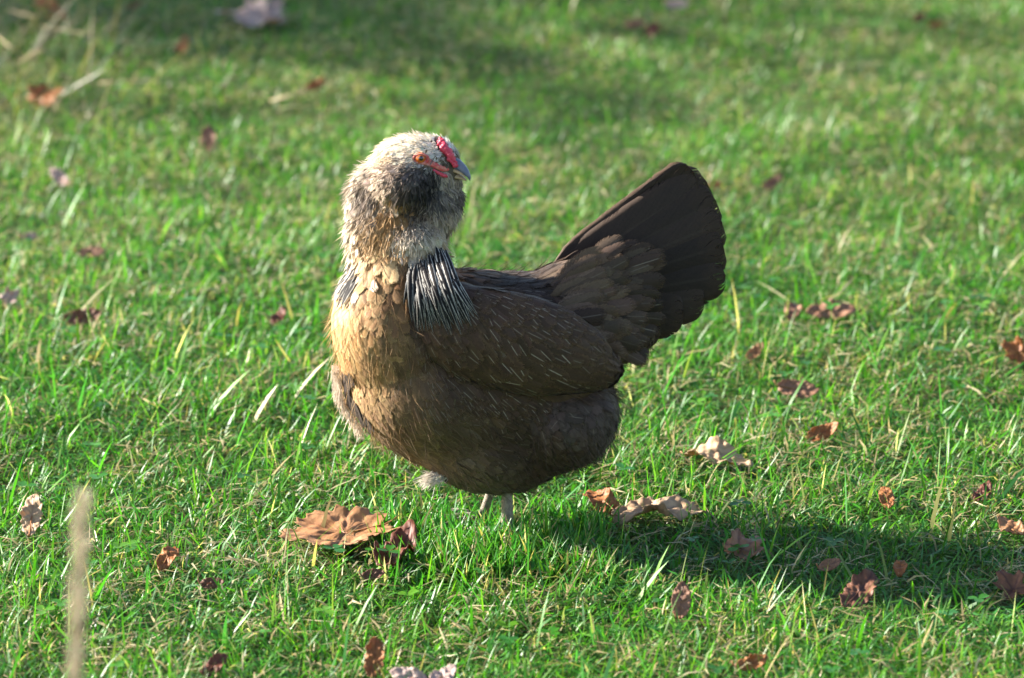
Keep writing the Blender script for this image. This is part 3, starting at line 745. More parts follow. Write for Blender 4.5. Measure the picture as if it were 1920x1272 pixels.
# fold in the far side of the breast: dark feathers stand in for its shade, pale fringe beside
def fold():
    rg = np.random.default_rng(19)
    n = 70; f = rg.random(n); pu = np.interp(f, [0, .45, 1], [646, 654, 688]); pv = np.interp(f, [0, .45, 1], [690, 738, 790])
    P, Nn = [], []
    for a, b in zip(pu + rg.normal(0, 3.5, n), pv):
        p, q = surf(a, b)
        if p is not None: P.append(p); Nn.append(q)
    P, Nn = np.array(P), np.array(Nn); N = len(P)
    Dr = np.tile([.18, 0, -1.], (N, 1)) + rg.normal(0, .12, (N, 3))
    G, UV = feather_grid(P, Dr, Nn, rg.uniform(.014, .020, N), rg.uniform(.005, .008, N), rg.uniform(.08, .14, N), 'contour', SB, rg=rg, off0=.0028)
    link('fold_shade_feathers', feather_mesh('fold_shade_feathers', G, UV, np.tile([[.030, .020, .016]], (N, 1)) * rg.uniform(.7, 1.3, (N, 1)), np.tile([[.06, .04, .03]], (N, 1)), np.tile([[0, .4, .3]], (N, 1))), M_feather, body)['kind'] = 'stuff'
    n = 700; f = rg.random(n); pu = np.interp(f, [0, .45, 1], [628, 637, 676]); pv = np.interp(f, [0, .45, 1], [680, 740, 800])
    P = np.array([H(a, b, .0) for a, b in zip(pu + rg.normal(0, 4, n), pv)]); P[:, 1] += rg.uniform(-.02, .0, n)
    fluff('breast_fringe', body, P, np.tile([0, -1., 0], (n, 1)), np.tile([.1, 0, -1.], (n, 1)) + rg.normal(0, .3, (n, 3)), rg.uniform(.006, .014, n), rg.uniform(.0005, .0011, n), np.clip(np.array([[.66, .54, .43]]) * rg.uniform(.6, 1.2, (n, 1)), 0, .8), rg)

# hackle: long black feathers with white rims round the neck base
def hackle():
    rg = np.random.default_rng(21)
    u = rg.uniform(640, 672, 30); v = rg.uniform(470, 535, 30)
    P, Nn, ok = [], [], []
    for a, b in zip(u, v):
        p, q = surf(a, b, SALL); ok.append(p is not None)
        if p is not None: P.append(p); Nn.append(q)
    ok = np.array(ok); u, v = u[ok], v[ok]
    P, Nn = np.array(P), np.array(Nn); N = len(P)
    k = np.clip((u - 770) / 95, 0, 1)
    du = np.where(u < 700, -.04, -.06 + .72 * k ** 1.5); dv = 1 - .25 * k
    Dr = np.stack([du, np.zeros(N), -dv / CP], -1); Dr = unit(Dr) + rg.normal(0, .055, (N, 3))
    L = rg.uniform(.040, .058, N) * np.where(u < 700, .6, 1) * np.where(v < 455, .6, 1); W = rg.uniform(.0058, .0088, N)
    rows = np.array([0, .1, .22, .35, .5, .65, .78, .9, 1.0])
    G, UV = feather_grid(P, Dr, Nn, L, W, rg.uniform(.02, .06, N), 'hackle', SALL, rg=rg, off0=.004, cols=5, rows=rows, cup=.2)
    base = np.tile(np.array([cBk]), (N, 1)) * rg.uniform(.4, 1.0, (N, 1)); edge = np.tile(np.array([[.46, .42, .37]]), (N, 1)) * rg.uniform(.6, 1.15, (N, 1))
    par = np.stack([0.0 * u, rg.uniform(.5, 1, N), rg.random(N)], -1)
    chord = np.linalg.norm(np.diff(G[:, :, 2], axis=1), axis=-1)
    for i in range(N):
        if chord[i].max() > .03 or chord[i].sum() > 1.9 * L[i]: continue
        o = link('hackle_feather', feather_mesh('hackle_feather', G[i:i + 1], UV[i:i + 1], base[i:i + 1], edge[i:i + 1], par[i:i + 1]), M_hackle, body)
hackle()

def shoulder_hackle():
    rg = np.random.default_rng(23)
    rows = np.array([0, .08, .18, .3, .42, .55, .68, .8, .9, .97, 1.0]); n = 200
    us = np.linspace(-1, 1, 5)
    for q in range(n):
        f = (q + rg.random()) / n; f = (f * 7.13) % 1.0; lay = q / n                      # later ones lie on top and are shorter
        r0 = np.array([np.interp(f, [0, .5, 1], [768, 812, 846]), np.interp(f, [0, .5, 1], [512, 484, 446])]) + rg.normal(0, 6, 2)
        t1 = np.array([np.interp(f, [0, .35, .7, 1], [766, 826, 892, 942]), np.interp(f, [0, .35, .7, 1], [618, 620, 602, 552])]) + rg.normal(0, 11, 2)
        full = 1 - .50 * lay * rg.uniform(.3, 1.2)
        full *= np.interp(f, [0, .18, .85, 1], [rg.uniform(.35, 1), 1, 1, rg.uniform(.5, 1)])
        t1 = r0 + (t1 - r0) * full
        # slight sag of the path
        mid = (r0 + t1) * .5 + np.array([rg.normal(-4, 4), rg.normal(0, 2)])
        c = (1 - rows)[:, None] ** 2 * r0 + 2 * (rows * (1 - rows))[:, None] * mid + rows[:, None] ** 2 * t1
        ys = []
        for a, b in c:
            p, _ = surf(a, b, SALL); ys.append(p[1] if p is not None else np.nan)
        ys = np.array(ys)
        ok = ~np.isnan(ys)
        if ok.sum() < 7 or not ok[3:].all(): continue
        ys = np.interp(rows, rows[ok], ys[ok]); ys = np.minimum(ys, ys[-1] + .06 * (1 - rows) + .004)
        env = np.minimum(ys, np.minimum(np.roll(ys, -1), np.roll(ys, -2))); env[-2:] = ys[-2:]
        sm = env.copy()
        for _ in range(8): sm[1:-1] = (sm[:-2] + 2 * sm[1:-1] + sm[2:]) / 4
        y = np.minimum(env, sm) - .0035 - .0045 * lay - .003 * np.sin(np.pi * rows)
        sp = H(c[:, 0], c[:, 1], y)
        T = unit(np.gradient(sp, axis=0)); nn = unit(np.array([.12, -1, .35])[None] - T * (T @ np.array([.12, -1, .35]))[:, None])
        nn = unit(nn + rg.normal(0, .18, 3)); side = np.cross(T, nn)
        hw = rg.uniform(.0022, .0037) * (np.minimum(1, rows / .25 + .3) * (1 - rows ** 2.2) ** .85)
        G = sp[:, None] + side[:, None] * (hw[:, None] * us)[..., None] - nn[:, None] * (.3 * hw[:, None] * us ** 2)[..., None]
        UV = np.zeros((1, len(rows), 5, 3)); UV[..., 0] = us; UV[..., 1] = rows[None, :, None]
        e = np.array([[.58, .54, .49]]) * rg.uniform(.4, 1.1)
        link('hackle_feather', feather_mesh('hackle_feather', G[None], UV, np.array([cBk]) * rg.uniform(.5, 1.1), e, np.array([[0, rg.uniform(.6, 1), rg.random()]])), M_hackle, body)
shoulder_hackle()

# tail: fan of long dark feathers
def tail():
    rg = np.random.default_rng(31)
    t = bpy.data.objects.new('tail', None); C.objects.link(t); t.parent = hen
    tips = [(1300, 322, .078), (1328, 342, .070), (1345, 378, .064), (1356, 418, .058), (1358, 462, .052), (1362, 518, .046), (1322, 560, .040), (1282, 586, .034), (1240, 606, .030)]
    roots = [(1030, 512), (1045, 520), (1055, 530), (1062, 540), (1070, 552), (1076, 566), (1080, 578), (1085, 590), (1090, 600)]
    far = [(1300, 322, .084), (1322, 350, .09), (1338, 392, .094), (1348, 440, .098), (1340, 500, .102)]
    fr = [(1034, 515), (1046, 524), (1056, 536), (1064, 548), (1070, 560)]
    for k, ((u, v, y), (ru, rv)) in enumerate(list(zip(tips, roots)) + list(zip(far, fr))):
        isfar = k >= len(tips)
        a = H(ru, rv, .036 + (.012 if isfar else -.004 * 0)); b = H(u, v, y)
        d = b - a; L = np.linalg.norm(d); d = d / L
        nv = unit(np.array([0.10, -1.0, 0.18])) * (1 if not isfar else -1)
        nv = unit(nv - d * (d @ nv))
        rows = np.concatenate([np.linspace(0, .8, 12), [.86, .91, .95, .98, 1.0]])
        W = .056 if k not in (0, 9) else .040
        G, UV = feather_grid(a[None], d[None], nv[None], np.array([L]), np.array([W]), np.array([0.0]), 'flight' if k < 5 or k > 8 else 'tailside', None,
                             curl=(.05 if not isfar else .02), cup=.16, cols=9, rows=rows, off0=0, rg=rg, jag=.035)
        # the upper feathers bow upward a little
        bow = (np.sin(np.pi * rows) * L * .008)[None, :, None]
        G[..., 2] += bow * (1.0 if k < 2 else .3)
        c = np.array([(.034, .0215, .0155)]) * rg.uniform(.6, 1.0); e = np.array([cMd]) * (.45 if k else 1.2)
        o = link('tail_feather', feather_mesh('tail_feather', G, UV, c, e, np.array([[.03, .4, rg.random()]])), M_flight, t)
        o.modifiers.new('thickness', 'SOLIDIFY').thickness = .0005
    # coverts lying over the fan's base
    n = 130
    f = rg.random(n); g = rg.random(n)
    u0 = 1030 + 130 * f; v0 = (515 - 75 * f) + g * (120 + 70 * f) + 10
    P, Nn, K = [], [], []
    for a, b in zip(u0, v0):
        p, q = surf(a, b)
        if p is not None: P.append(p); Nn.append(q); K.append((a, b))
    P, Nn, K = np.array(P), np.array(Nn), np.array(K); N = len(P)
    ang = np.interp(K[:, 1] + (K[:, 0] - 1090) * .55, [480, 540, 600, 680], [-.60, -.38, .05, .6])
    Dr = np.stack([np.cos(ang), 0.12 + 0 * ang, -np.sin(ang)], -1) + rg.normal(0, .07, (N, 3))
    Nn = unit(Nn * .35 + np.array([0.05, -1, .2]))
    L = rg.uniform(.036, .062, N); W = rg.uniform(.015, .024, N)
    G, UV = feather_grid(P, Dr, Nn, L, W, rg.uniform(-.04, .03, N), 'contour', None, curl=.08, cup=.3, rg=rg, off0=.003, twist=rg.normal(0, .22, N))
    pm = plumage(P); base, edge, par = plum_attrs(pm, rg, .3); dk = (1.12 - .62 * np.clip((K[:, 0] - 1050) / 110, 0, 1))[:, None]; base = base * dk; edge = edge * dk; par[:, 1] = .5
    par[:, 0] *= .8
    for i in range(N):
        link('covert_feather', feather_mesh('covert_feather', G[i:i + 1], UV[i:i + 1], base[i:i + 1], edge[i:i + 1], par[i:i + 1]), M_feather, t)
tail()

# wing: flight feathers along the lower rear edge
def flights():
    rg = np.random.default_rng(41)
    for k in range(9):
        f = k / 8
        a = H(905 + 95 * f, 690 - 30 * f + 12, -.082 + .012 * f); b = H(1085 + 70 * f, 742 - 50 * f, -.066 + .022 * f)
        d = b - a; L = np.linalg.norm(d); d /= L
        nv = unit(np.array([.15, -1, .12])); nv = unit(nv - d * (d @ nv))
        rows = np.concatenate([np.linspace(0, .8, 10), [.88, .94, .98, 1.0]])
        G, UV = feather_grid(a[None], d[None], nv[None], np.array([L]), np.array([.027]), np.array([0.]), 'flight', None, curl=-.02, cup=.2, cols=7, rows=rows, off0=.001 * k, rg=rg, jag=.02)
        link('flight_feather', feather_mesh('flight_feather', G, UV, np.array([cBr]) * rg.uniform(.8, 1.1), np.array([cMd]), np.array([[.1, .4, rg.random()]])), M_flight, wing)
flights()

# soft down strands
def fluff(name, parent, P, Nn, Dr, L, W, col, rg, curlv=.5):
    N = len(P); rows = np.array([0, .35, .7, 1.0])
    Dr = unit(Dr)
    side = unit(np.cross(Dr, Nn + rg.normal(0, .6, (N, 3))))
    bend = unit(rg.normal(0, 1, (N, 3)) + np.array([0, 0, -.6]))
    sp = P[:, None] + Dr[:, None] * (rows[None, :, None] * L[:, None, None]) + bend[:, None] * ((rows ** 2)[None, :, None] * (L * curlv * .35)[:, None, None])
    w = W[:, None] * np.array([.9, 1, .7, .0])[None] * .5
    V = np.empty((N, 7, 3))
    for k in range(3):
        V[:, 2 * k] = sp[:, k] - side * w[:, k:k + 1]; V[:, 2 * k + 1] = sp[:, k] + side * w[:, k:k + 1]
    V[:, 6] = sp[:, 3]
    b = np.arange(N)[:, None] * 7
    Q = np.concatenate([b + np.array([[0, 1, 3, 2]]), b + np.array([[2, 3, 5, 4]])]); T = b + np.array([[4, 5, 6]])
    o = link(name, np_mesh(name, V.reshape(-1, 3), [Q, T], {'base': np.repeat(col, 7, 0)}), M_fluff, parent)
    o['kind'] = 'stuff'

def all_fluff():
    rg = np.random.default_rng(51)
    P, Nn = sample(SB, 90000, rg)
    k = not_face(P, Nn); P, Nn = P[k], Nn[k]
    u, v = HI(P)
    headw = (v < 480) & (u < 885)
    belly = (v > 760) & ~((v < 800) & (u < 800))
    rear = (u > 1080) & (v > 690)
    under = (u > 960) & (v > 845)
    p = np.where(under, .22, np.where(headw, .70, np.where(rear, .16, np.where(belly, .08, .05))))
    k = rg.random(len(P)) < p; P, Nn, u, v = P[k], Nn[k], u[k], v[k]
    pm = plumage(P, 10, rg); N = len(P)
    Dr = unit(np.stack([pm[:, 0], np.zeros(N), -pm[:, 1]], -1))
    Dr = unit(Dr - (Dr * Nn).sum(1, keepdims=True) * Nn) + Nn * rg.uniform(.1, .55, (N, 1)) + rg.normal(0, .28, (N, 3))
    hd = v < 480
    L = np.where(hd, pm[:, 10] * rg.uniform(.4, .85, N), rg.uniform(.012, .028, N) * np.where(v > 845, .75, 1)); W = np.where(hd, rg.uniform(.0005, .0013, N), rg.uniform(.0003, .0007, N))
    tip = rg.random((N, 1))
    col = (pm[:, 2:5] * (1 - tip * .6) + pm[:, 5:8] * tip * .6) * rg.uniform(.75, 1.3, (N, 1))
    fluff('down', body, P + Nn * .0015, Nn, Dr, L, W, np.clip(col, .005, .85), rg)
    # pale tuft at the front of the belly
    n = 420
    c = H(820, 892, -.034); P = c + rg.normal(0, 1, (n, 3)) * np.array([.0045, .003, .0022]); Dr = np.tile(H(785, 912, -.045) - c, (n, 1)); Dr = unit(Dr) + rg.normal(0, .24, (n, 3))
    fluff('belly_tuft', body, P, np.tile([0, -1., 0], (n, 1)), Dr, rg.uniform(.008, .020, n), rg.uniform(.0005, .0012, n), np.clip(np.array([[.72, .64, .55]]) * rg.uniform(.6, 1.2, (n, 1)), 0, .8), rg)
all_fluff()
fold()

# head details
def lathe_path(name, pts, radii, flat=1.0, seg=14):
    return tube_mesh(name, pts, radii, seg)

def head_parts():
    rg = np.random.default_rng(61)
    # eye
    E = H(788, 298, surf(788, 298)[0][1] - .0012)
    def ball(name, c, r, mat, parent, sc=(1, 1, 1), rot=None):
        bm = bmesh.new(); bmesh.ops.create_uvsphere(bm, u_segments=24, v_segments=16, radius=r)
        M = Matrix.Translation(Vector(c)) @ (rot.to_matrix().to_4x4() if rot else Matrix.Identity(4)) @ Matrix.Diagonal((*sc, 1))
        bmesh.ops.transform(bm, matrix=M, verts=bm.verts)
        me = bpy.data.meshes.new(name); bm.to_mesh(me); bm.free()
        return link(name, me, mat, parent)
    eye = ball('eye', E + np.array([0, .0025, 0]), .0062, M_iris, hen)
    look = unit(np.array([.12, -1, .10]))
    ball('pupil', E + np.array([0, .0025, 0]) + look * .0050 + np.array([0.0002, 0, .0004]), .0026, M_pupil, eye, (1, .75, 1))
    # red lid ring and face skin
    ph = np.linspace(0, 2 * np.pi, 28)
    ring = [E + np.array([.0078 * math.cos(a) + .0008, -.0008 - .0006 * math.cos(a), .0049 * math.sin(a) * (1.0 if math.sin(a) > 0 else 1.1)]) for a in ph]
    link('eyelid', tube_mesh('eyelid', ring, [.0011] * 28, 8, cap=False), M_face, eye)
    q, nq, _, _ = SB['bvh'].ray_cast(Vector((E[0] + .006, .3, E[2])), Vector((0, -1, 0)))
    if q is not None:
        e2 = ball('eye', np.array(q) + np.array([0, -.0035, 0]), .0062, M_iris, hen); ball('pupil', np.array(q) + np.array([.0006, .0018, .0004]), .0026, M_pupil, e2, (1, .75, 1))
        link('eyelid', tube_mesh('eyelid', [np.array(q) + np.array([.0078 * math.cos(a), .0003, .0049 * math.sin(a)]) for a in ph], [.0014] * 28, 8, cap=False), M_face, e2)
    def patch(name, uv, dep, thick, mat, parent):
        c = np.mean(uv, 0); n = len(uv); V = []; rr = [0.0, .5, .82, 1.0]; hh = [1, .85, .5, -.3]
        for q, hq in zip(rr[1:], hh[1:]):
            for (a, b), dd in zip(uv, dep):
                pu = c + (np.array([a, b]) - c) * q; sp, sn = surf(pu[0], pu[1])
                V.append(H(pu[0], pu[1], (sp[1] if sp is not None else dd) - thick * hq + rg.normal(0, thick * .12)))
        V.append(H(c[0], c[1], surf(c[0], c[1])[0][1] - thick))
        F = []; k = len(rr) - 1
        Q = [[j * n + i, j * n + (i + 1) % n, (j + 1) * n + (i + 1) % n, (j + 1) * n + i] for j in range(k - 1) for i in range(n)]
        T = [[k * n, (i + 1) % n, i] for i in range(n)]
        o = link(name, np_mesh(name, np.array(V), [np.array(Q), np.array(T)]), mat, parent)
        s = o.modifiers.new('sub', 'SUBSURF'); s.levels = 1; s.render_levels = 2
        return o
    patch('face_skin', [(770, 297), (777, 290), (790, 287), (802, 291), (813, 301), (830, 310), (845, 315), (847, 320), (840, 325), (826, 322), (812, 315), (798, 310), (781, 308), (772, 303)],
          [-.030, -.034, -.0355, -.0345, -.0335, -.031, -.026, -.024, -.026, -.029, -.032, -.0345, -.0345, -.032], .0022, M_face, hen)
    # comb: three lumpy ridges
    cm = bpy.data.objects.new('comb', None); C.objects.link(cm); cm.parent = hen
    for r_, (du, dy) in enumerate([(-6, -.0035), (2, -.0005), (9, .003)]):
        bm = bmesh.new()
        for k in range(11):
            f = k / 10
            cu = 823 + 31 * f + du * .45; cv = 264 + 46 * f - du * .2
            sp = surf(cu, cv)[0]; bmesh_c = H(cu, cv, (sp[1] if sp is not None else -.016) - .0025 - .002 * f)
            t = bmesh.ops.create_icosphere(bm, subdivisions=2, radius=rg.uniform(.65, 1.2) * (.0022 + .0016 * math.sin(math.pi * min(1, f * .85 + .1))) * (1 if r_ == 1 else .8))
            bmesh.ops.transform(bm, matrix=Matrix.Translation(Vector(bmesh_c) + Vector(rg.normal(0, .0006, 3))) @ Matrix.Diagonal((1, .9, 1.15, 1)), verts=t['verts'])
        me = bpy.data.meshes.new('comb_ridge'); bm.to_mesh(me); bm.free()
        link('comb_ridge', me, M_red, cm)
    # beak
    def beak(name, path, ru, rd, mat, parent):
        n = len(path); seg = 16; V = []
        P = np.array([H(*p) for p in path]); T = unit(np.gradient(P, axis=0)); sidev = unit(np.cross(T, np.array([0, 0, 1.])))
        upv = np.cross(sidev, T)
        for k in range(n):
            for j in range(seg):
                a = 2 * np.pi * j / seg
                s, c = math.cos(a), math.sin(a)
                V.append(P[k] + sidev[k] * s * ru[k] + upv[k] * c * (rd[k]) * (1 if c > 0 else .45))
        V.append(P[0]); V.append(P[-1] + T[-1] * .0008)
        i = np.arange(seg); j = (i + 1) % seg
        Q = np.concatenate([np.stack([k * seg + i, k * seg + j, (k + 1) * seg + j, (k + 1) * seg + i], 1) for k in range(n - 1)])
        F = [Q, np.stack([j, i, np.full(seg, n * seg)], 1), np.stack([(n - 1) * seg + i, (n - 1) * seg + j, np.full(seg, n * seg + 1)], 1)]
        return link(name, np_mesh(name, np.array(V), F), mat, parent)
    up = beak('upper_beak', [(836, 308, -.013), (848, 309, -.017), (858, 312, -.021), (867, 318, -.025), (874, 325, -.028), (879, 332, -.030), (881, 338, -.031)],
         [.0085, .0080, .0068, .0052, .0036, .0020, .0007], [.0095, .0088, .0074, .0058, .0042, .0026, .0010], M_beak, hen)
    beak('beak_edge', [(828, 314, -.020), (842, 318, -.0245), (854, 322, -.0265), (864, 326, -.0285), (872, 331, -.0300)], [.0022, .0026, .0026, .0020, .0006], [.0026, .0028, .0026, .002, .0006], M_beak2, up)
    ball('nostril', H(851, 309, -.0262), .0013, M_pupil, up, (1.6, .6, .8))
    beak('lower_beak', [(832, 327, -.016), (846, 329, -.019), (858, 332, -.0225), (867, 335, -.025), (874, 338.5, -.0275)], [.0070, .0066, .0052, .0034, .0010], [.0036, .0036, .0032, .0024, .0008], M_beak2, hen)
    # small red wattle edge under the gape
    wt = [H(a, b, surf(a, b)[0][1] - .0015) for a, b in ((812, 318), (822, 325), (832, 330), (840, 331))]
    link('wattle', tube_mesh('wattle', wt, [.0010, .0018, .0022, .0014], 8), M_red, hen)
head_parts()

# legs
def legs():
    rg = np.random.default_rng(71)
    for side, (tu, tv, ty, bu, bv_, by, r0) in enumerate([(926, 905, .030, 905, 1000, .035, .0046), (950, 905, -.020, 952, 1010, -.024, .0064)]):
        top = H(tu, tv, ty); bot = H(bu, bv_, by); bot[2] = .012
        n = 22; pts = []; rad = []
        for k in range(n):
            f = k / (n - 1); p = top + (bot - top) * f; pts.append(p)
            rad.append((r0 * (1.9 - 1.6 * min(1, f / .35)) if f < .35 else r0 * (.98 + .10 * ((f - .5) * 2) ** 2)) * (1 + .045 * math.sin(k * 2.6)))
        rad = [max(r, r0 * .95) for r in rad]
        leg = link('leg', tube_mesh('leg', pts, rad, 14), M_leg, hen)
        toes = [(-.060, -.004), (-.052, -.034), (-.050, .030), (.026, .006)]
        for (dx, dy) in toes:
            ln = 9; tp = []; tr = []
            for k in range(ln):
                f = k / (ln - 1)
                tp.append(bot + np.array([dx * f, dy * f, -.006 + .006 * math.sin(f * 3.1) - .003 * f])); tr.append(.0048 * (1 - .4 * f) * (1 + .08 * math.sin(k * 2.2)))
            toe = link('toe', tube_mesh('toe', tp, tr, 10), M_leg, leg)
            e = np.array(tp[-1]); dd = unit(np.array([dx, dy, -.15 * abs(dx)]))
            link('claw', tube_mesh('claw', [e - dd * .002, e + dd * .005, e + dd * .010 + np.array([0, 0, -.0035])], [.0026, .0019, .0004], 8), M_claw, leg)
legs()

# ------------------------------------------------------------------ leaves
for i, lf in enumerate(LEAVES): build_leaf(i, *lf)

# ------------------------------------------------------------------ grass
def grass_object(name, X, Y, Lh, Wd, lean, az, col, bendk, label, z0=None):
    N = len(X)
    rg = np.random.default_rng(len(X))
    Z = ground_z(X, Y) if z0 is None else z0
    rows = np.array([0, .33, .68, 1.0])
    dx, dy = np.cos(az), np.sin(az)
    # arc: angle from vertical grows along the blade
    sp = np.zeros((N, 4, 3)); pos = np.stack([X, Y, Z - .004], -1); sp[:, 0] = pos
    for k in range(1, 4):
        a = lean + bendk * (rows[k] + rows[k - 1]) * .5
        st = (rows[k] - rows[k - 1]) * Lh
        pos = pos + np.stack([np.sin(a) * dx * st, np.sin(a) * dy * st, np.cos(a) * st], -1)
        sp[:, k] = pos
    sp[:, :, 2] = np.maximum(sp[:, :, 2], (Z + .002)[:, None] * np.array([0, 1, 1, 1]) + (Z - .004)[:, None] * np.array([1, 0, 0, 0]))
    tw = az + np.pi / 2 + rg.normal(0, .5, N)
    sd_ = np.stack([np.cos(tw), np.sin(tw), rg.normal(0, .25, N)], -1)
    w = Wd[:, None] * np.array([.75, 1.0, .72, 0])[None] * .5
    V = np.empty((N, 7, 3)); guv = np.zeros((N, 7, 3))
    for k in range(3):
        V[:, 2 * k] = sp[:, k] - sd_ * w[:, k:k + 1]; V[:, 2 * k + 1] = sp[:, k] + sd_ * w[:, k:k + 1]
        guv[:, 2 * k + 1, 0] = 1; guv[:, 2 * k, 1] = guv[:, 2 * k + 1, 1] = rows[k]
    V[:, 6] = sp[:, 3]; guv[:, 6, 0] = .5; guv[:, 6, 1] = 1
    b = np.arange(N)[:, None] * 7
    Q = np.concatenate([b + np.array([[0, 1, 3, 2]]), b + np.array([[2, 3, 5, 4]])]); T = b + np.array([[4, 5, 6]])
    fade = np.array([.8, .8, 1, 1, 1.08, 1.08, 1.12])
    cc = np.repeat(col[:, None, :], 7, 1)
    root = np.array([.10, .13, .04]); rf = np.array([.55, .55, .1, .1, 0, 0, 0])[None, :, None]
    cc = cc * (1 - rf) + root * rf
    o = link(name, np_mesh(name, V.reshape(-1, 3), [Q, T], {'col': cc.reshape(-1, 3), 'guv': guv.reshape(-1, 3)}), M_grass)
    tag(o, label, 'grass', kind='stuff')
    return o

GREENS = np.array([[.034, .148, .012], [.053, .190, .013], [.026, .118, .016], [.084, .216, .015], [.035, .148, .031]])
STRAWS = np.array([[.42, .33, .17], [.33, .25, .12], [.50, .42, .26], [.26, .20, .09]])

def lawn():
    rg = np.random.default_rng(5)
    def scatter(x0, x1, y0, y1, dens):
        n = int((x1 - x0) * (y1 - y0) * dens)
        return rg.uniform(x0, x1, n), rg.uniform(y0, y1, n)
    X, Y = [], []
    def add(x, y): X.append(x); Y.append(y)
    # visible wedge by bands, wide margins thinner
    for y0, y1, dens in [(-.75, .2, 34000), (.2, 1.0, 30000), (1.0, 1.9, 22000), (1.9, 3.3, 15000)]:
        hw0 = (y0 + 3.78) * .135 * 1.03 + .12; hw1 = (y1 + 3.78) * .135 * 1.03 + .12; hw = max(hw0, hw1)
        add(*scatter(-hw, hw, y0, y1, dens))
        add(*scatter(-hw - 1.2, -hw, y0, y1, dens * .34)); add(*scatter(hw, hw + 1.2, y0, y1, dens * .34))
    add(*scatter(-3.2, 3.2, 3.3, 6.5, 3400)); add(*scatter(-1.5, 1.5, -1.5, -.75, 12000))
    X, Y = np.concatenate(X), np.concatenate(Y)
    N = len(X)
    # height and colour patches
    pa = vnoise(X, Y, 2.2); pb = vnoise(X + 5, Y + 3, 5.5); pc = vnoise(X + 11, Y - 4, 11.0); pd = vnoise(X - 7, Y + 2, 22.0)
    hgt = (.45 + .55 * pb + .55 * pc) * .0265
    L = hgt * rg.lognormal(0, .34, N)
    long = rg.random(N) < .018 * (.3 + 1.6 * pa); L = np.where(long, rg.uniform(.05, .085, N), L)
    L = np.clip(L, .010, .095)
    straw_p = np.clip(.075 + .55 * np.clip(pc * .55 + pd * .45 - .50, 0, 1) * 1.4 + .12 * (pa > .6) * pd, 0, .55)
    straw_p = straw_p * np.interp(Y, [.6, 1.6], [1, .55])
    straw = rg.random(N) < straw_p
    col = GREENS[rg.integers(0, len(GREENS), N)] * rg.uniform(.7, 1.3, (N, 1))
    col = col * (1 + (np.stack([pb, pb * .7, pb * .2], -1) - .4) * .5)
    sc_ = STRAWS[rg.integers(0, len(STRAWS), N)] * rg.uniform(.6, 1.2, (N, 1))
    half = (rg.random(N) < .10)[:, None]
    col = np.where(straw[:, None], sc_, np.where(half, col * .6 + sc_ * .35, col))
    L = np.where(straw, L * .8, L)
    W = rg.uniform(.0010, .0026, N) * np.where(long, 1.25, 1) * np.where(rg.random(N) < .05, 1.7, 1)
    W = W * np.interp(Y, [0, 1.5, 3.3, 6], [1, 1.1, 1.3, 2.4]); L = L * np.interp(Y, [.3, 1.5, 4], [1, .82, .8])
    az = rg.uniform(0, 2 * np.pi, N); bias = rg.random(N) < .12; az = np.where(bias, rg.normal(.15, .6, N), az)
    lean = np.abs(rg.normal(.50, .5, N)); flat = rg.random(N) < np.where(straw, .5, .25); lean = np.where(flat, rg.uniform(.9, 1.45, N), lean)
    bend = rg.uniform(-.2, 1.3, N)
    # under leaves and under the hen the blades stay short
    cut = np.ones(N)
    for (fx, fy, rx, ry, tl) in FOOT:
        q = ((X - fx) / max(rx * .95, .006)) ** 2 + ((Y - fy) / max(ry, .010)) ** 2
        cut = np.where((q < 1) & (rg.random(N) < .86), .28, cut)
        # in front of a leaf: a little lower so that it shows
        q2 = ((X - fx) / max(rx * .9, .006)) ** 2 + ((Y - (fy - ry - .03)) / .045) ** 2
        cut = np.where((q2 < 1) & (rg.random(N) < .5), np.minimum(cut, .5), cut)
    q = ((X + .02) / .13) ** 2 + (Y / .075) ** 2
    L = np.where(q < 1, np.minimum(L, .040), L)
    L = L * cut; L = np.maximum(L, .008)
    grass_object('grass', X, Y, L, W, lean, az, col, bend, 'short green lawn grass with straw coloured blades all over the ground')
    print('blades', N)
    n = 30000; y = -.75 + 1.9 * rg.random(n) ** 1.2; x = rg.uniform(-1, 1, n) * ((y + 3.78) * .14 + .1)
    q = np.ones(n, bool)
    for (fx, fy, rx, ry, tl) in FOOT: q &= ((x - fx) / max(rx, .006)) ** 2 + ((y - fy) / max(ry + .01, .012)) ** 2 > 1
    x, y = x[q], y[q]; n = len(x)
    grass_object('low_grass', x, y, rg.uniform(.012, .032, n), rg.uniform(.0016, .0034, n), rg.uniform(.7, 1.45, n), rg.uniform(0, 6.28, n),
                 GREENS[rg.integers(0, 5, n)] * rg.uniform(.8, 1.35, (n, 1)), rg.uniform(-.3, .5, n), 'matted low green blades under the lawn grass', z0=ground_z(x, y) + rg.uniform(.0, .012, n))
    # thatch: short dead pieces lying among the blades
    n = 40000
    y = rg.uniform(-.75, 3.2, n); x = rg.uniform(-1, 1, n) * ((y + 3.78) * .14 + .15)
    k = vnoise(x + 11, y - 4, 11.0) * .6 + vnoise(x - 7, y + 2, 22.0) * .4 + rg.normal(0, .08, n) > .44; x, y = x[k], y[k]; n = len(x)
    grass_object('thatch', x, y, rg.uniform(.012, .045, n), rg.uniform(.0012, .0026, n), rg.uniform(1.15, 1.6, n), rg.uniform(0, 6.28, n),
                 STRAWS[rg.integers(0, 4, n)] * rg.uniform(.55, 1.15, (n, 1)), rg.uniform(-.2, .3, n), 'straw coloured dead grass lying between the green blades',
                 z0=ground_z(x, y) + rg.uniform(.004, .018, n))
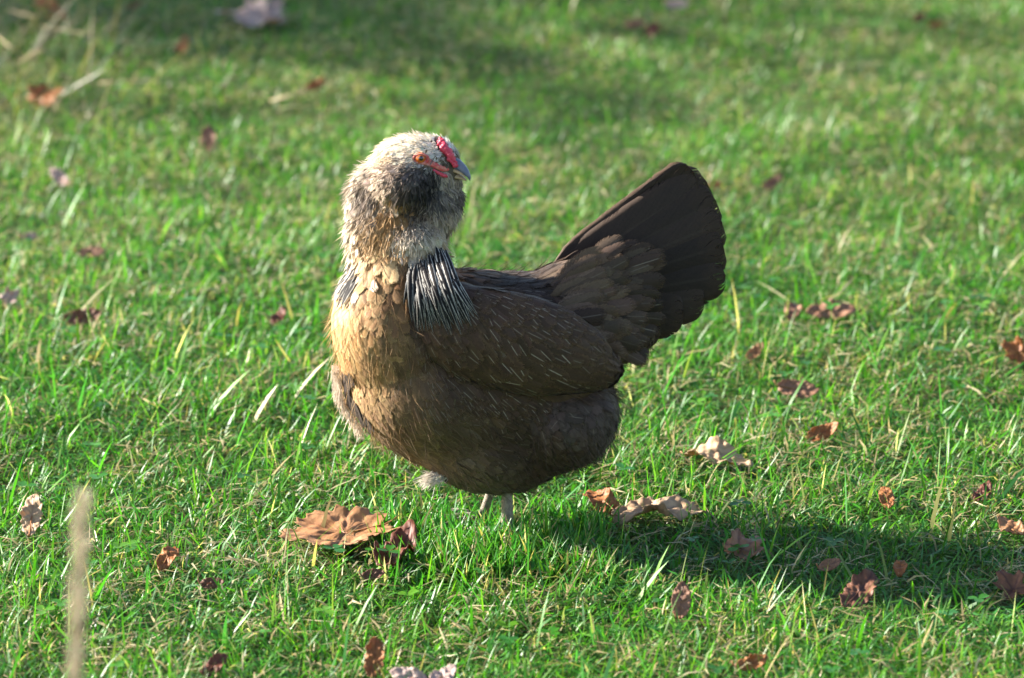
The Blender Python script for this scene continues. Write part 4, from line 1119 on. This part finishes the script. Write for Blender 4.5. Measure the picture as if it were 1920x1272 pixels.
    # tall blades that stand out on their own
    tl = [(118, 622, 96, 106, .0045, 1), (40, 660, 60, 110, .003, 0), (155, 690, 30, 90, .003, 0), (290, 700, 14, 96, .005, 0), (322, 690, 40, 100, .004, 1), (440, 690, 0, 80, .005, 0),
          (380, 790, 90, 110, .008, 0), (545, 750, 75, 90, .006, 1), (470, 800, 50, 90, .006, 1), (1370, 800, 150, 60, .004, 0), (575, 700, 60, 20, .004, 0), (250, 830, 80, 50, .004, 0),
          (1130, 960, -90, 60, .004, 0), (1290, 970, 110, 60, .005, 0), (1440, 1060, 4, 90, .005, 0), (1480, 1080, 30, 70, .004, 1), (520, 880, -20, 80, .004, 1), (700, 900, 40, 70, .004, 0),
          (905, 960, -8, 60, .004, 0), (935, 1000, 34, 62, .004, 0), (985, 1020, -50, 60, .004, 0), (1190, 1130, 60, 90, .006, 0), (1215, 1120, 36, 110, .005, 0), (600, 1080, 90, 80, .004, 0),
          (1150, 760, 90, 60, .003, 0), (1240, 720, 60, 70, .004, 0), (430, 510, -40, 70, .006, 0), (640, 890, 50, 70, .004, 0), (1830, 900, 60, 60, .004, 0), (1690, 1010, -40, 70, .006, 0)]
    xs, ys, Ls, Ws, le, azs, cs = [], [], [], [], [], [], []
    for (u, v, du, hh, w, st) in tl:
        p, t = ground_at(u, v, 0); s = t / FPX
        ln = math.hypot(du, hh) * s * 1.03
        xs.append(p[0]); ys.append(p[1]); Ls.append(ln); Ws.append(w); le.append(max(.05, math.atan2(abs(du), hh) - .15)); azs.append((0 if du >= 0 else math.pi) + rg.normal(0, .15))
        cs.append(STRAWS[2] * 1.1 if st else GREENS[3] * rg.uniform(.9, 1.3))
    # more, random, mostly at the left and lower right
    m = 250; y = rg.uniform(-.6, 1.4, m); x = rg.uniform(-1, 1, m) * ((y + 3.78) * .135)
    sel = rg.random(m) < np.where(np.abs(x) < .12, .25, .8); x, y = x[sel], y[sel]; m = len(x)
    A = np.array
    X2 = np.concatenate([A(xs), x]); Y2 = np.concatenate([A(ys), y]); L2 = np.concatenate([A(Ls), rg.uniform(.05, .085, m)]); W2 = np.concatenate([A(Ws), rg.uniform(.002, .0048, m)])
    le2 = np.concatenate([A(le), np.abs(rg.normal(.45, .3, m))]); az2 = np.concatenate([A(azs), rg.normal(.2, 1.1, m)])
    c2 = np.concatenate([A(cs), np.where(rg.random((m, 1)) < .22, STRAWS[rg.integers(0, 4, m)], GREENS[rg.integers(0, 5, m)] * rg.uniform(.9, 1.4, (m, 1)))])
    grass_object('long_grass', X2, Y2, L2, W2, le2, az2, c2, np.full(len(X2), .35), 'longer single blades standing above the short lawn grass')
    # denser tuft round the hen's feet
    n = 1700; x = rg.uniform(-.14, .10, n); y = rg.uniform(-.15, .06, n)
    grass_object('foot_grass', x, y, rg.uniform(.025, .048, n), rg.uniform(.0014, .0034, n), np.abs(rg.normal(.35, .35, n)), rg.uniform(0, 6.28, n),
                 np.where(rg.random((n, 1)) < .12, STRAWS[rg.integers(0, 4, n)], GREENS[rg.integers(0, 5, n)] * rg.uniform(.8, 1.3, (n, 1))), rg.uniform(0, .9, n), 'grass blades in front of and around the hen\'s feet')
    n = 420; x = rg.uniform(-.075, .02, n); y = rg.uniform(-.13, -.035, n)
    grass_object('foot_blades', x, y, rg.uniform(.032, .055, n), rg.uniform(.0016, .0034, n), np.abs(rg.normal(.4, .35, n)), rg.uniform(0, 6.28, n),
                 np.where(rg.random((n, 1)) < .12, STRAWS[rg.integers(0, 4, n)], GREENS[rg.integers(0, 5, n)] * rg.uniform(.8, 1.3, (n, 1))), rg.uniform(0, .9, n), 'taller blades just in front of the hen\'s feet')
    # dry tangle in the far left corner
    n = 520; u = rg.normal(80, 80, n); v = rg.normal(90, 75, n)
    P = A([ground_at(a, max(b, -30), 0)[0] for a, b in zip(u, v)])
    grass_object('dry_grass', P[:, 0], P[:, 1], rg.uniform(.06, .20, n), rg.uniform(.0015, .0035, n), rg.uniform(.5, 1.4, n), rg.normal(.2, 1.2, n),
                 np.where(rg.random((n, 1)) < .6, STRAWS[rg.integers(0, 4, n)] * .55, GREENS[rg.integers(0, 5, n)] * .7), rg.uniform(0, .6, n), 'tangle of dry stalks in the dark top left corner')
lawn()

# ------------------------------------------------------------------ near stalk, out of focus
def stalk():
    o = bpy.data.objects.new('dry_grass_stalk', None); C.objects.link(o)
    d = 2.33
    def at(u, v):
        dx = (u - 960.0) / FPX; dv = (636.0 - v) / FPX
        q = np.array([dx, math.cos(PITCH) + dv * math.sin(PITCH), -math.sin(PITCH) + dv * math.cos(PITCH)])
        return CAM + q * (d / q[1])
    top, low = at(156, 930), at(140, 1290)
    dirn = unit(low - top)
    base = low + dirn * ((low[2] - 0.0) / -dirn[2]); base[2] = float(ground_z(base[0], base[1])) - .005
    o.location = base
    pts = [base - base, (low - base) * .5 + np.array([.006, 0, 0]), low - base, top - base]
    ts = np.linspace(0, 1, 24); P = np.array([np.interp(ts, np.linspace(0, 1, 4), [p[i] for p in pts]) for i in range(3)]).T
    link('stem', tube_mesh('stem', P, np.linspace(.0018, .0009, 24), 8), M_straw, o)
    rg = np.random.default_rng(3); n = 330
    f = rg.random(n); c = (top - base) + (low - top) * f[:, None] * 1.05
    ph = rg.uniform(0, 6.28, n); rad = np.stack([np.cos(ph), np.sin(ph), 0 * ph], -1)
    D = unit(rad * .55 + np.array([0, 0, 1.])); Lr = rg.uniform(.008, .019, n) * np.interp(f, [0, .1, 1], [.7, 1, .85])
    side = unit(np.cross(D, rad)); a = c + rad * .001; b = c + D * Lr[:, None] * .5 + rad * .0012; e = c + D * Lr[:, None]
    V = np.stack([a, b - side * .0009, e, b + side * .0009], 1).reshape(-1, 3); k = np.arange(n)[:, None] * 4
    link('seed_head', np_mesh('seed_head', V, [k + np.array([[0, 1, 2, 3]])]), M_seed, o)
    tag(o, 'blurred dry grass stalk with seed head close to the camera at lower left', 'grass stalk')
stalk()

# ------------------------------------------------------------------ unseen tree beside the lawn, added so that its crown shades the far part
def shade_tree():
    rg = np.random.default_rng(81)
    tx, ty = -9.0, 6.0
    t = bpy.data.objects.new('tree', None); C.objects.link(t); t.location = (tx, ty, 0)
    z0 = float(ground_z(tx, ty))
    link('trunk', tube_mesh('trunk', [(0, 0, z0 - .05), (.03, .02, 1.2), (-.02, .05, 2.6), (.05, .0, 4.2), (.0, .05, 6.4)], [.24, .19, .16, .11, .03], 14), M_bark, t)
    for k in range(7):
        a = k * 2.4; z = 3.0 + .4 * k; l = rg.uniform(1.2, 2.2)
        link('limb', tube_mesh('limb', [(0, 0, z), (.35 * l * math.cos(a), .55 * l * math.sin(a), z + .3), (.5 * l * math.cos(a), 1.3 * l * math.sin(a), z + .5)], [.035, .02, .006], 8), M_bark, t)
    n = 5200
    c = np.stack([rg.normal(0, .7, n), rg.uniform(-2.62, 2.8, n), rg.uniform(3.0, 7.0, n)], -1)
    k = (vnoise(c[:, 1], c[:, 2] + 3, 2.6) * .15 + vnoise(c[:, 1] + 9, c[:, 2] + 3, 6.0) * .25 + .6 * rg.random(n) > .53) & (c[:, 1] > -2.62 + .5 * vnoise(c[:, 2], c[:, 2] * 0, 2.5))
    c = np.concatenate([c[k], rg.normal(0, 1, (1000, 3)) * np.array([.35, .24, .24]) + np.array([0, 5.05 - ty, 3.72])]); n = len(c)  # dense leaf clump added to darken the top left corner
    a = unit(rg.normal(0, 1, (n, 3))); b = unit(np.cross(a, rg.normal(0, 1, (n, 3)))); l = rg.uniform(.04, .075, n)[:, None]
    V = np.stack([c - a * l, c + b * l * .55, c + a * l, c - b * l * .55], 1).reshape(-1, 3)
    o = link('crown', np_mesh('crown', V, [np.arange(n * 4).reshape(-1, 4)]), M_crown, t); o['kind'] = 'stuff'
    tag(t, 'loose leaved tree out of view left of the lawn, added to shade the far grass', 'tree')
shade_tree()

# ------------------------------------------------------------------ clover between the blades
def clover():
    rg = np.random.default_rng(91)
    n = 130
    y = rg.uniform(-.65, 1.2, n); x = rg.uniform(-1, 1, n) * ((y + 3.78) * .135)
    V, F, Cc, U = [], [], [], []
    for a, b in zip(x, y):
        z = float(ground_z(a, b)); h = rg.uniform(.016, .034); yw = rg.uniform(0, 6.28); r = rg.uniform(.004, .0075); c = GREENS[rg.integers(0, 5)] * rg.uniform(.8, 1.2)
        top = np.array([a + rg.normal(0, .004), b + rg.normal(0, .004), z + h])
        for k in range(3):
            an = yw + k * 2.094; d = np.array([math.cos(an), math.sin(an), rg.uniform(-.1, .35)]); sd_ = np.array([-math.sin(an), math.cos(an), 0])
            i0 = len(V)
            for (p, q, w) in ((0, 0, 0), (.55, -.62, .12), (1.25, -.75, .1), (1.75, -.38, 0), (1.6, 0, -.08), (1.75, .38, 0), (1.25, .75, .1), (.55, .62, .12)):
                V.append(top + d * p * r + sd_ * q * r + np.array([0, 0, w * r])); Cc.append(c * (1.25 if abs(p - 1.25) < .1 else 1)); U.append((.5, .5, 0))
            F += [(i0, i0 + 1, i0 + 2, i0 + 3), (i0, i0 + 3, i0 + 4, i0 + 5), (i0, i0 + 5, i0 + 6, i0 + 7)]
        i0 = len(V)
        for p in (np.array([a - .0005, b, z]), np.array([a + .0005, b, z]), top + np.array([.0005, 0, 0]), top - np.array([.0005, 0, 0])): V.append(p); Cc.append(c); U.append((.5, .5, 0))
        F.append((i0, i0 + 1, i0 + 2, i0 + 3))
    o = link('clover', np_mesh('clover', np.array(V), [np.array(F)], {'col': np.array(Cc), 'guv': np.array(U)}), M_grass)
    tag(o, 'small round clover leaves low between the grass blades', 'clover', kind='stuff')
clover()

# ------------------------------------------------------------------ dry stalks lying on the far grass
def stalks():
    for pts, r, lab in [
        ([(78, 50, .05), (165, 64, .055), (252, 82, .03)], .0026, 'long pale dry stalk slanting below the rust leaf in the top left corner'),
        ([(188, 156, .03), (300, 150, .045), (402, 149, .03)], .0020, 'thin straw stalk lying level right of the orange brown curled leaf'),
        ([(40, 116, .02), (62, 98, .055), (84, 94, .06), (108, 99, .05)], .0030, 'arched pale dry stem above the orange brown curled leaf at upper left'),
        ([(508, 190, .02), (545, 179, .035), (582, 168, .04)], .0040, 'short pale twig leading up to the blurred orange leaf left of the hen'),
        ([(-12, 62, .05), (18, 88, .05), (44, 106, .03)], .0030, 'tan dry stem cut by the left edge near the top corner'),
        ([(20, 20, .05), (70, 34, .06), (120, 12, .05)], .0022, 'thin grey stem crossing the rust leaf in the top left corner')]:
        P = np.array([ground_at(u, v, z)[0] for u, v, z in pts])
        ts = np.linspace(0, 1, 14); q = np.linspace(0, 1, len(P))
        c = np.array([np.interp(ts, q, P[:, k]) for k in range(3)]).T
        for _ in range(3): c[1:-1] = (c[:-2] + 2 * c[1:-1] + c[2:]) / 4
        b = c[0].copy(); o = link('dry_stalk', tube_mesh('dry_stalk', c - b, np.linspace(r, r * .6, 14) * .5 * (1 + .15 * np.sin(ts * 40)), 8), M_straw)
        o.location = b
        tag(o, lab, 'stalk', 'dry stalks lying on the far grass')
stalks()
